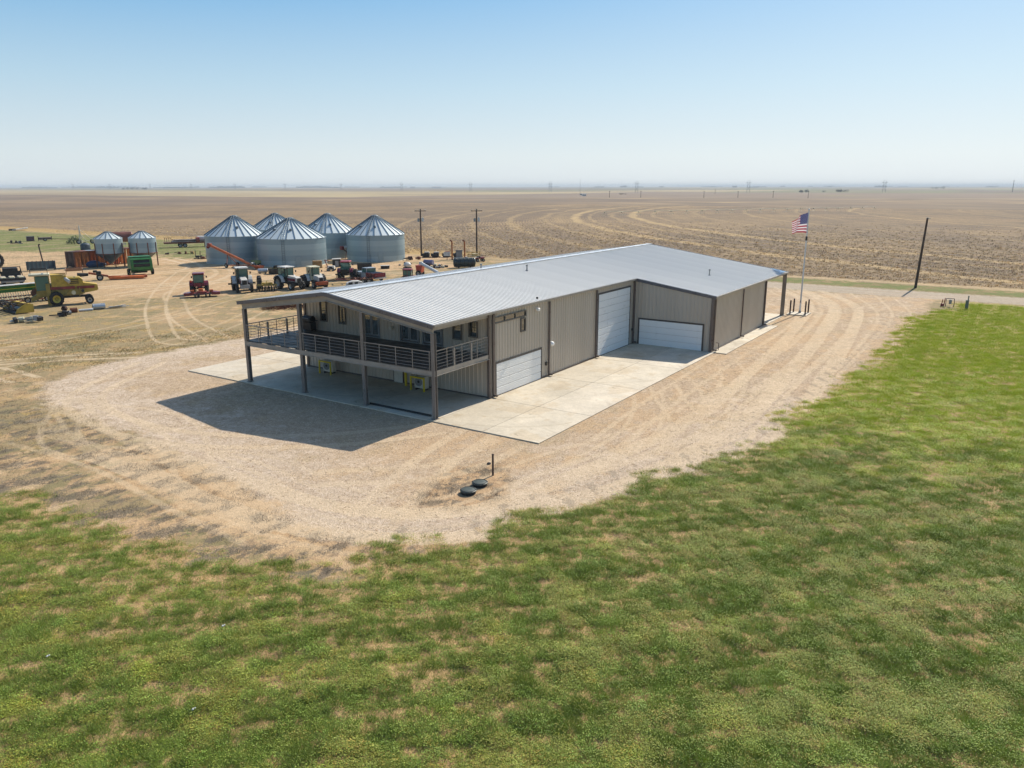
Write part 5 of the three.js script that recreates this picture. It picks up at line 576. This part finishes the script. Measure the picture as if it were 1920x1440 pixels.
{ const t = put('flatbed_trailer', 'rusty bare trailer frame in front of the dark red roofed tractor', 'trailer', 41.6, -46.8, 6); part(t, 'frame', [bx(4.8, .1, .12, 0, .62, .9), bx(4.8, .1, .12, 0, .62, -.9), ...[-2.3, -1.1, .1, 1.3, 2.3].map((x) => bx(.1, .1, 1.8, x, .62, 0))], F.rust); for (const x of [-2.2, -.6, .9, 2.2]) part(t, 'stake', bx(.07, .6, .07, x, .9, -.9), F.rustD); for (const s of [-1, 1]) { wheel(t, .9, s * .8, .34, .2); wheel(t, 1.7, s * .8, .34, .2); } part(t, 'tongue', [bar([-2.4, .6, .6], [-3.6, .5, 0], .05), bar([-2.4, .6, -.6], [-3.6, .5, 0], .05)], F.rustD); for (let k = 0; k < 5; k++) part(t, 'iron', bx(rr(.5, 1.4), .08, .1, rr(-2, 2), .7, rr(-.7, .7), rr(-.5, .5)), [F.maroon, F.rustD, F.grey][k % 3]); }
{ const t = put('white_cart', 'small white covered cart just over the roof edge left of the pickup', 'cart', 37.9, -43.2, 8); part(t, 'body', [prism([[-1.0, .35], [1.1, .35], [1.0, .75], [.5, .95], [-.3, .95], [-.95, .7]], 1.1)], F.white); for (const [a, b] of [[-.55, .5], [.15, .4]]) part(t, 'window', bx(b, .28, .02, a, .7, .56), F.dark); for (const s of [-1, 1]) { wheel(t, -.6, s * .5, .24, .16); wheel(t, .7, s * .5, .24, .16); } part(t, 'rail', bar([-.9, 1.05, 0], [.4, 1.05, 0], .03), F.redDull); }
{ const t = put('concrete_block', 'grey flat sheet stack lying left of the white covered cart', 'sheets', 35.4, -44.4, 5); for (let k = 0; k < 4; k++) part(t, 'sheet', bx(2.4, .05, 1.3, rr(-.1, .1), .05 + k * .07, rr(-.1, .1), rr(-.04, .04)), F.grey); }
[['left rusty brown brush pile seen through the deck posts', 21.6, -38.2, 1.0], ['right rusty brown brush pile seen through the deck posts', 23, -37.0, 1.15]].forEach(([l, x, z, s]) => { const t = put('brush_pile', l, 'brush pile', x, z, 0, 'brush piles in the yard'); const P = []; for (let i = 0; i < 420; i++) { const a = rr(0, 6.3), r = Math.sqrt(rnd()) * 1.1 * s, b = rr(0, 6.3), l2 = rr(.2, .5), y = rr(0, .45) * (1 - r / (1.5 * s)), p = [Math.cos(a) * r * 1.3, y, Math.sin(a) * r], q = [p[0] + Math.cos(b) * l2, y + rr(-.05, .25), p[2] + Math.sin(b) * l2]; P.push(p, q, [q[0] + .04, q[1] + .05, q[2]]); } const o = part(t, 'twigs', quadGeo(P), worn(0x7a4a34, .95)); o.userData.kind = 'stuff'; part(t, 'branch', [bar([-1, .1, .2], [.6, .4, -.2], .04), bar([-.3, .05, -.5], [.9, .35, .3], .035)], F.rustD); });
// scrap by the combine
const drum = (name, label, x, z, deg, r, l, m, tilt = 0) => { const t = put(name, label, 'drum', x, z, deg); part(t, 'shell', [cy(r, r, l, 0, r, 0, 'x', 20, true)], m); part(t, 'rim', [new THREE.TorusGeometry(r, r * .08, 6, 20).rotateY(PI / 2).translate(l / 2, r, 0), new THREE.TorusGeometry(r, r * .08, 6, 20).rotateY(PI / 2).translate(-l / 2, r, 0), new THREE.TorusGeometry(r, r * .05, 6, 20).rotateY(PI / 2).translate(0, r, 0)], m); part(t, 'end', cy(r * .95, r * .95, .02, l / 2 - .05, r, 0, 'x', 18), F.rustD); t.rotation.z = tilt; return t; };
drum('steel_drum', 'open dark drum standing on edge behind the combine wheels', 9, -55.2, 60, .24, .25, F.rustD); drum('steel_drum', 'small pale bucket drum among the scrap below the combine', 8, -52.5, 20, .2, .4, F.grey); drum('steel_drum', 'rusty red drum in the middle of the scrap row', 9, -53.4, 5, .24, .6, F.rust); drum('steel_drum', 'largest silver and dark drum lying in the scrap row', 11.5, -53.3, 8, .3, 1.1, F.silver);
piece('pvc_pipe', 'short white pipe lying between the drums by the combine', 'pipe', [bar([-.7, .12, 0], [.6, .14, .2], .12, 12)], F.pvc, [10.2, 0, -53.3], face(10.2, -53.3, 12)); { const t = put('plank_pile', 'grey planks and pipes at the right end of the scrap row', 'planks', 13, -52.7, 10); for (let k = 0; k < 5; k++) part(t, 'plank', bx(rr(1, 1.9), .06, .12, rr(-.3, .3), .05 + k * .05, -.3 + k * .14, rr(-.2, .2), rr(-.06, .1)), k % 2 ? F.grey : F.white); }
// green patch far left
{ const t = put('scrap_box', 'rusty purple brown box with a dark lid in the green patch at far left', 'box', 59.3, -167.3, 5); part(t, 'box', bx(1.5, .9, 1.2, -.2, .5, 0), worn(0x6a4a55, .8)); part(t, 'lid', rb(1.6, .14, 1.3, -.2, 1.0, 0, .04), F.black); } { const t = put('low_trailer', 'low rusty trailer beside the rusty box in the green patch', 'trailer', 61.4, -165.5, 5); part(t, 'bed', bx(2.6, .5, 1.4, 0, .55, 0), worn(0x77625c, .9)); part(t, 'end_post', [bx(.1, 1, .1, 1.35, .6, .6), bx(.1, 1, .1, -1.35, .6, .6)], F.rustD); for (const s of [-1, 1]) wheel(t, 0, s * .75, .35, .2); part(t, 'drawbar', bar([1.3, .4, 0], [5.5, .2, .3], .07), F.rustD); }
{ const t = put('roof_sheet', 'pale sheet lying over a dark log at the field edge far left', 'sheet', 79.5, -218, 0); part(t, 'sheet', [bx(4, .08, 2.2, .8, .5, 0, 0, .12), bx(4, .08, .5, .8, .35, 1.2, 0, .12)], F.white); part(t, 'log', bar([-2, .25, .6], [-.3, .3, .3], .25, 10), F.black); }
{ const t = put('irrigation_tower', 'white lattice irrigation tower end standing in the green patch', 'irrigation tower', 60.4, -148, 8); part(t, 'mast', [bar([-.25, 0, -.3], [0, 3.7, 0], .06), bar([.25, 0, .3], [0, 3.7, 0], .06), bar([-.25, 0, .3], [0, 3.7, 0], .06), bar([0, 3.4, 0], [0, 4.0, 0], .1)], F.white); part(t, 'base_beam', bar([-.6, .6, 0], [2.6, .6, 0], .07), F.white); part(t, 'stay', [bar([0, 3.2, 0], [2.5, .65, 0], .04), bar([0, 2.2, 0], [1.2, .6, 0], .04)], F.white); for (const x of [-.4, 2.3]) wheel(t, x, 0, .5, .25); part(t, 'motor', rb(.6, .5, .5, 2.4, .9, .2, .08), F.cream); }
{ const t = put('bush', 'dark green bush beside the white irrigation tower', 'bush', 60.3, -150.6, 0); const P = []; for (let i = 0; i < 500; i++) { const a = rr(0, 6.3), b = Math.acos(rr(-.2, 1)), r = rr(.6, 1), x = Math.cos(a) * Math.sin(b) * r * 1.5, y = .2 + Math.cos(b) * r * 1.5, z = Math.sin(a) * Math.sin(b) * r * 1.2, s = .22; P.push([x, y, z], [x + rr(-s, s), y + rr(-s, s), z + rr(-s, s)], [x + rr(-s, s), y + rr(-s, s), z + rr(-s, s)]); } part(t, 'foliage', quadGeo(P), std(0x2c4a26, .9)); part(t, 'stem', [bar([0, 0, 0], [.3, 1, .1], .05), bar([0, 0, 0], [-.4, .9, .2], .04)], F.post); }
[['left dark blue drum beside the container behind the hopper bins', 52.2, -131], ['right dark blue drum beside the container behind the hopper bins', 54.4, -129.6]].forEach(([l, x, z]) => { const t = put('poly_tank', l, 'tank', x, z, 0, 'dark blue tanks behind the hopper bins'); part(t, 'shell', lathe([[0, 0], [.85, .02], [.9, .15], [.9, 1.0], [.7, 1.25], [.25, 1.4], [0, 1.42]], 22), std(0x34434f, .6)); part(t, 'lid', cy(.22, .22, .12, 0, 1.45, 0), F.black); });
{ const t = put('pipe_trailer', 'long rusty trailer loaded with irrigation pipe left of the bins', 'trailer', 67.8, -120.5, 4); part(t, 'bed', [bx(9, .16, 2, 0, 1.0, 0), bx(9, .2, .12, 0, .9, 1)], F.rust); part(t, 'side_rail', [...[-4.3, -3.9, -3.5, -3.1].map((x) => bx(.08, 1, .08, x, 1.5, .95)), bx(1.4, .08, .08, -3.7, 2, .95)], F.rustD); for (let k = 0; k < 12; k++) part(t, 'pipe', bar([-2.6 + rr(-.4, .4), 1.2 + (k % 3) * .16, -.8 + k * .14], [4.2 + rr(-.3, .6), 1.2 + (k % 3) * .16, -.8 + k * .14], .08, 8), [F.rust, F.white, F.rustD, F.grey][k % 4]); part(t, 'white_tank', [cy(.45, .45, 2.6, 3.4, 1.75, -.3, 'x', 18)], F.white); part(t, 'red_drum', cy(.5, .5, .7, 2.0, 1.5, .7, 'x', 16), F.redDull); for (const x of [-1.4, -.5]) for (const s of [-1, 1]) wheel(t, x, s * .8, .42, .25); part(t, 'leg', [bx(.12, .9, .12, 3.4, .45, .7), bx(.12, .9, .12, 3.4, .45, -.7)], F.rustD); }
[['left thin fence post left of the leftmost bin', 54.2, -98.4], ['right thin fence post left of the leftmost bin', 54.2, -97]].forEach(([l, x, z]) => piece('fence_post', l, 'post', [bar([0, 0, 0], [.05, 1.1, 0], .06, 8), cy(.07, .05, .06, .05, 1.12, 0)], F.rustD, [x, 0, z], 0, 'thin fence posts'));
// ---------------------------------------------------------------- poles, flag, fixtures
function utilityPole(x, z, h, lean, label, arms) { const t = thing('utility_pole', label, 'utility pole', [x, 0, z], face(x, z)); part(t, 'pole', bar([0, 0, 0], [lean, h, 0], .16, 12, .11), F.post); if (arms) { part(t, 'crossarm', [bx(2, .12, .12, lean, h - .35, .12)], F.post); for (const s of [-.85, -.1, .85]) part(t, 'insulator', lathe([[.03, 0], [.07, .03], [.05, .1], [.07, .13], [.03, .2]], 10).translate(lean + s, h - .28, .12), F.white); part(t, 'transformer', [cy(.22, .22, .62, lean + .38, h - 1.9, .1, 'y', 16), cy(.2, .24, .06, lean + .38, h - 1.56, .1), cy(.04, .04, .2, lean + .38, h - 1.45, .1)], F.silver); if (arms > 1) part(t, 'transformer', [cy(.2, .2, .56, lean - .36, h - 1.95, .1, 'y', 16), cy(.18, .22, .06, lean - .36, h - 1.64, .1)], F.grey); } else part(t, 'cap', [cy(.13, .13, .06, lean, h, 0), bar([lean, h - .15, 0], [lean + .35, h - .05, 0], .03)], F.silver); return t; }
utilityPole(77.6, -65.7, 8.3, .02, 'left one of two brown utility poles behind the building', 2); utilityPole(83, -57.3, 8.3, .04, 'right one of two brown utility poles behind the building', 2); utilityPole(76, 14.5, 8.45, .35, 'single dark leaning utility pole on the verge by the road at right', 0);
{ const x = 47.7, z = 7.5, t = thing('flagpole', 'tall white flagpole on a concrete pad beyond the building corner', 'flagpole', [x, 0, z]); part(t, 'pole', bar([0, .05, 0], [0, 9.9, 0], .085, 14, .05), F.pvc); part(t, 'finial', [new THREE.SphereGeometry(.09, 12, 8).translate(0, 10.0, 0), cy(.07, .07, .08, 0, 9.86, 0)], F.silver); part(t, 'cleat', [bx(.06, .2, .1, -.1, 1.2, 0), bar([-.06, 1.2, 0], [-.06, 9.8, 0], .008, 4)], F.grey); part(t, 'sleeve', cy(.14, .12, .3, 0, .16, 0), F.grey); part(t, 'collar', cy(.09, .09, .4, 0, 7.3, 0), F.dark);
  piece('concrete_pad', 'white square concrete pad under the flagpole and its four pipe bollards', 'pad', [rb(2.0, .16, 1.9, 0, .02, 0, .02)], M.slab[2], [47.3, 0, 7.5]);
  [['front left dark pipe bollard on the flagpole pad', 46.55, 6.85], ['back left dark pipe bollard on the flagpole pad', 47.9, 6.85], ['front right dark pipe bollard on the flagpole pad', 46.65, 8.25], ['back right dark pipe bollard on the flagpole pad', 48.1, 8.2]].forEach(([l, a, b]) => piece('bollard', l, 'bollard', [cy(.075, .075, 1.36, 0, .68, 0, 'y', 12), new THREE.SphereGeometry(.078, 12, 6).translate(0, 1.36, 0)], worn(0x3d2521, .7), [a, 0, b], 0, 'dark pipe bollards round the flagpole'));
  // flag: blown away from the viewer, hanging a little
  const cv = document.createElement('canvas'); cv.width = 570; cv.height = 300; const c = cv.getContext('2d'); for (let k = 0; k < 13; k++) { c.fillStyle = k % 2 ? '#e9e6e6' : '#a01434'; c.fillRect(0, k * 300 / 13, 570, 300 / 13 + 1); } c.fillStyle = '#222a66'; c.fillRect(0, 0, 228, 300 * 7 / 13); c.fillStyle = '#f2f2f2'; for (let r = 0; r < 9; r++) for (let k = 0; k < (r % 2 ? 5 : 6); k++) { const px = (r % 2 ? 38 : 19) + k * 38, py = 18 + r * 17.9; c.beginPath(); for (let i = 0; i < 10; i++) { const a = -PI / 2 + i * PI / 5, q = i % 2 ? 2.8 : 7; c.lineTo(px + Math.cos(a) * q, py + Math.sin(a) * q); } c.fill(); }
  const ft = new THREE.CanvasTexture(cv); ft.colorSpace = THREE.SRGBColorSpace;
  const nu = 48, nv = 24, pos = [], uv = [], idx = []; for (let j = 0; j <= nv; j++) for (let i = 0; i <= nu; i++) { const u = i / nu, v = j / nv, s = u * 2.5, h = 1.95 * v; pos.push(s * .5 - .02 + .07 * Math.sin(s * 4 + v), 7.45 + h * (1 - .22 * u) - .42 * u * u * (1.0) - .12 * u * v + .3 * u * (1 - v) * .8, -s * .7 + .13 * Math.sin(s * 3.4 + v * 1.2) * Math.min(1, u * 3)); uv.push(u, v); }
  for (let j = 0; j < nv; j++) for (let i = 0; i < nu; i++) { const a = j * (nu + 1) + i; idx.push(a, a + 1, a + nu + 2, a, a + nu + 2, a + nu + 1); }
  const g = new THREE.BufferGeometry(); g.setAttribute('position', new THREE.Float32BufferAttribute(pos, 3)); g.setAttribute('uv', new THREE.Float32BufferAttribute(uv, 2)); g.setIndex(idx); g.computeVertexNormals();
  const f = new THREE.Mesh(g, new THREE.MeshPhysicalMaterial({ map: ft, roughness: .8, side: THREE.DoubleSide, transmission: .4, thickness: 0 })); f.name = 'flag'; f.position.set(x - .06, .35, z); f.castShadow = true; tag(f, 'red white and blue striped flag with stars blowing from the flagpole', 'flag'); scene.add(f); }
{ const t = thing('meter_rack', 'small red and grey meter rack at the lawn corner by the road', 'meter rack', [60.8, 0, 19.4], face(60.8, 19.4)); part(t, 'frame', [bar([-.35, 0, 0], [-.35, .85, 0], .035), bar([.4, 0, 0], [.4, .85, 0], .035), bar([-.35, .85, 0], [.4, .85, 0], .035)], F.dark); part(t, 'meter', [cy(.14, .14, .2, .05, .62, 0, 'z', 14), bx(.26, .3, .12, .05, .45, 0)], F.grey); part(t, 'riser', [bar([-.75, 0, .1], [-.65, .75, .1], .05), bar([-.52, 0, 0], [-.45, .9, 0], .05), bx(.3, .25, .2, -.66, .16, .06)], F.redDull); }
{ const t = thing('utility_pedestal', 'grey green utility pedestal with a marker stake by the road corner', 'pedestal', [60.1, 0, 21], face(60.1, 21)); part(t, 'cabinet', [rb(.3, .85, .26, 0, .43, 0, .04), rb(.34, .1, .3, 0, .86, 0, .03)], std(0x5f6d68, .6)); part(t, 'stake', bx(.12, .5, .05, .06, 1.1, 0), F.grey); }
[['front dark round septic tank lid, lower left one of the pair', -7.1, 7.55], ['rear dark round septic tank lid, closest to the thin pipe', -6.15, 7.45]].forEach(([l, x, z]) => { const t = thing('tank_lid', l, 'tank lid', [x, .02, z], 0, 'septic tank lids'); part(t, 'riser', cy(.31, .3, .14, 0, .03, 0, 'y', 32), F.dark); part(t, 'lid', lathe([[0, .17], [.12, .175], [.24, .155], [.29, .14], [.34, .135], [.345, .1], [.3, .09]], 36), std(0x4b5450, .55)); const rim = part(t, 'lid_ridge', [new THREE.TorusGeometry(.29, .015, 6, 32).rotateX(PI / 2).translate(0, .145, 0)], F.dark); for (let k = 0; k < 6; k++) part(rim, 'bolt', cy(.018, .018, .03, Math.cos(k * PI / 3) * .32, .145, Math.sin(k * PI / 3) * .32, 'y', 8), F.black); });
piece('vent_pipe', 'thin brown steel pipe sticking up behind the septic lids', 'pipe', [bar([0, 0, 0], [0, .98, 0], .045, 12), cy(.052, .052, .05, 0, .96, 0, 'y', 12)], worn(0x4d3a34, .7), [-4.9, 0, 7.25]);
piece('ground_stone', 'single dark stone on the gravel above the thin pipe', 'stone', [new THREE.IcosahedronGeometry(.09, 1).scale(1.2, .7, 1)], F.dark, [-3.85, .03, 6.3]);
[['small white scrap lying in the grass left of the lawn centre', -18.98, 7.66], ['small white scrap in the grass nearest the bottom edge of the picture', -21.67, 10.15], ['small white scrap in the grass near the left edge of the lawn', -22.48, 5.0]].forEach(([l, a, b]) => piece('litter', l, 'litter', [rb(.07, .03, .05, 0, .03, 0, .012, .5), rb(.04, .03, .04, .04, .04, .02, .01)], F.pvc, [a, .05, b]));
// ---------------------------------------------------------------- far away
{ // centre pivot irrigation machine standing across the field
  const A = [262, -122], B = [405, -42], n = 19, t = thing('irrigation_machine', 'long white wheeled irrigation machine standing across the far field', 'irrigation machine', [0, 0, 0]); const q = (k) => [lerp(A[0], B[0], k / n), lerp(A[1], B[1], k / n)];
  for (let k = 0; k <= n; k++) { const [x, z] = q(k); part(t, 'wheel_tower', [bar([x - .9, .5, z - .7], [x, 1.7, z], .05, 5), bar([x + .9, .5, z + .7], [x, 1.7, z], .05, 5), bar([x - .9, .5, z - .7], [x + .9, .5, z + .7], .05, 5), rb(.5, .4, .5, x, 1.6, z, .1)], F.cream); if (k < n) { const [x2, z2] = q(k + 1); part(t, 'pipe_span', [bar([x, 1.8, z], [(x + x2) / 2, 2.0, (z + z2) / 2], .07, 5), bar([(x + x2) / 2, 2.0, (z + z2) / 2], [x2, 1.8, z2], .07, 5)], F.cream); } }
}
function clump(name, label, x, z, w, h, hex, n = 900) { const t = thing(name, label, 'trees', [x, 0, z], face(x, z)); const P = [], lobes = Array.from({ length: Math.ceil(w / h * 2.2) }, () => [rr(-w / 2, w / 2), rr(.55, 1), rr(-.3, .3) * h]); for (let i = 0; i < n; i++) { const [lx, lh, lz] = lobes[i % lobes.length], a = rr(0, 6.3), b = Math.acos(rr(-.6, 1)), r = rr(.55, 1) * h * .5 * lh, px = lx + Math.cos(a) * Math.sin(b) * r * 1.3, py = Math.max(.2, h * lh * .5 + Math.cos(b) * r), pz = lz + Math.sin(a) * Math.sin(b) * r, s = h * .12; P.push([px, py, pz], [px + rr(-s, s), py + rr(-s, s), pz + rr(-s, s)], [px + rr(-s, s), py + rr(-s, s), pz + rr(-s, s)]); } part(t, 'foliage', quadGeo(P), std(hex, .95, 0, { map: null })).userData.kind = 'stuff'; part(t, 'trunks', lobes.map(([lx, lh, lz]) => bar([lx, 0, lz], [lx + rr(-.3, .3), h * lh * .5, lz], h * .04, 5)), F.post).userData.kind = 'stuff'; return t; }
clump('tree_clump', 'left one of two dark tree clumps on the plain right of the flag', 1508, -341, 25, 7, 0x33452f); clump('tree_clump', 'right one of two dark tree clumps on the plain right of the flag', 1605, -287, 27, 7, 0x33452f); clump('tree_clump', 'faint farther tree clump near the right horizon', 3400, -290, 52, 10, 0x3a4a3c); clump('tree_clump', 'dark tree clump with a farmstead on the left horizon', 1847, -3062, 105, 13, 0x2e3c2e, 1600); clump('tree_clump', 'small dark bush clump far out beyond the middle of the field', 1010, -470, 9, 3.4, 0x39402f, 300);
clump('tree_clump', 'tiny lone tree between the two clumps right of the flag', 1560, -312, 6, 4.5, 0x3a4a3c, 200);
{ const r2 = []; for (let i = 0; i < 90; i++) { const a = HEAD + rr(-.64, .64), d = rr(6500, 11000), w = rr(20, 170) * (a < HEAD - .15 ? 1.3 : .8), h = rr(6, 15); r2.push(...Array.from({ length: 10 }, (_, k) => new THREE.IcosahedronGeometry(1, 0).scale(w * .09, h * rr(.5, 1), 6).translate(0, h * .3, (k - 4.5) * .0).translate((k - 4.5) * w * .1, 0, 0).rotateY(-a - PI / 2).translate(-30 + Math.cos(a) * d, 0, 25 + Math.sin(a) * d))); } const o = part(scene, 'distant_treeline', r2, std(0x3d4a44, 1, 0, { map: null })); o.userData = { kind: 'stuff', label: 'hazy line of far trees and farmsteads along the horizon', category: 'treeline' }; }
const ORD = ['first', 'second', 'third', 'fourth', 'fifth', 'sixth', 'seventh', 'eighth', 'ninth', 'tenth', 'eleventh', 'twelfth', 'thirteenth']; let towers = 0;
function pylon(px, h, d, twin) { const a = HEAD + Math.atan((px - 960) / 1446 / 1.0), x = -30.8 + Math.cos(a) * d, z = 25.3 + Math.sin(a) * d, t = thing('transmission_tower', 'grey lattice transmission tower on the horizon, ' + ORD[towers++] + ' from the right', 'transmission tower', [x, 0, z], face(x, z, twin ? 0 : 20), 'transmission towers along the horizon'), w = h * .13, m = F.galvDark; part(t, 'leg', [bar([-w, 0, 0], [-w * .75, h * .95, 0], h * .012, 4), bar([w, 0, 0], [w * .75, h * .95, 0], h * .012, 4)], m); part(t, 'crossarm', [beam([-w * 2, h * .82, 0], [w * 2, h * .82, 0], h * .02, h * .02), beam([-w * .8, h, 0], [w * .8, h, 0], h * .015, h * .015)], m); part(t, 'brace', [bar([-w, h * .1, 0], [w * .8, h * .5, 0], h * .007, 4), bar([w, h * .1, 0], [-w * .8, h * .5, 0], h * .007, 4), bar([-w * .8, h * .5, 0], [w * .75, h * .82, 0], h * .007, 4), bar([w * .8, h * .5, 0], [-w * .75, h * .82, 0], h * .007, 4)], m); }
for (const [px, h, d] of [[1637, 22, 1620], [1390, 22, 1580], [1187, 21, 1490], [1030, 20, 1560], [885, 20, 1660], [760, 21, 1960], [650, 21, 2250], [548, 22, 2550], [457, 23, 2850], [378, 24, 3100], [303, 24, 3400], [230, 25, 3700], [163, 26, 4000]]) pylon(px, h, d);
{ const t = thing('radio_mast', 'thin dark pole mast at the right end of the horizon', 'mast', [1790, 0, -13]); part(t, 'pole', bar([0, 0, 0], [2, 23, 0], .6, 6, .3), F.dark); part(t, 'arm', bar([1, 21, -1.5], [1, 21, 1.5], .2, 4), F.dark); } { const t = thing('radio_mast', 'very thin tall mast above the plain left of centre right', 'mast', [933, 0, -498]); part(t, 'pole', bar([0, 0, 0], [0, 22, 0], .22, 5, .12), F.grey); part(t, 'base', rb(4, 2, 3, 5, 1, 0, .2), F.white); }
let poleN = 0; for (const [px, d] of [[1138, 880], [1195, 870], [1310, 860], [1330, 1300], [1372, 870], [1436, 880], [1500, 860]]) { const a = HEAD + Math.atan((px - 960) / 1446), x = -30.8 + Math.cos(a) * d, z = 25.3 + Math.sin(a) * d; piece('power_pole', 'small dark power pole on the brown plain, ' + ORD[poleN++] + ' from the left', 'power pole', [bar([0, 0, 0], [0, 7, 0], .25, 5, .18), bx(2, .2, .2, 0, 6.4, 0)], F.post, [x, 0, z], face(x, z), 'small power poles on the plain'); }
for (const [px, d, w, l] of [[780, 5200, 30, 'left white farm building far off on the horizon'], [823, 5200, 60, 'right longer white farm building far off on the horizon'], [1092, 1000, 5, 'tiny white shed at the foot of the thin mast']]) { const a = HEAD + Math.atan((px - 960) / 1446), x = -30.8 + Math.cos(a) * d, z = 25.3 + Math.sin(a) * d, t = thing('farm_building', l, 'building', [x, 0, z], face(x, z)), h = d > 2000 ? 9 : 2.2; part(t, 'wall', bx(w, h, w * .4, 0, h / 2, 0), F.white); part(t, 'roof', prism([[-w * .22, 0], [w * .22, 0], [0, h * .35]], w, 0, h, 0, 'x'), F.white); }
renderer.render(scene, camera);
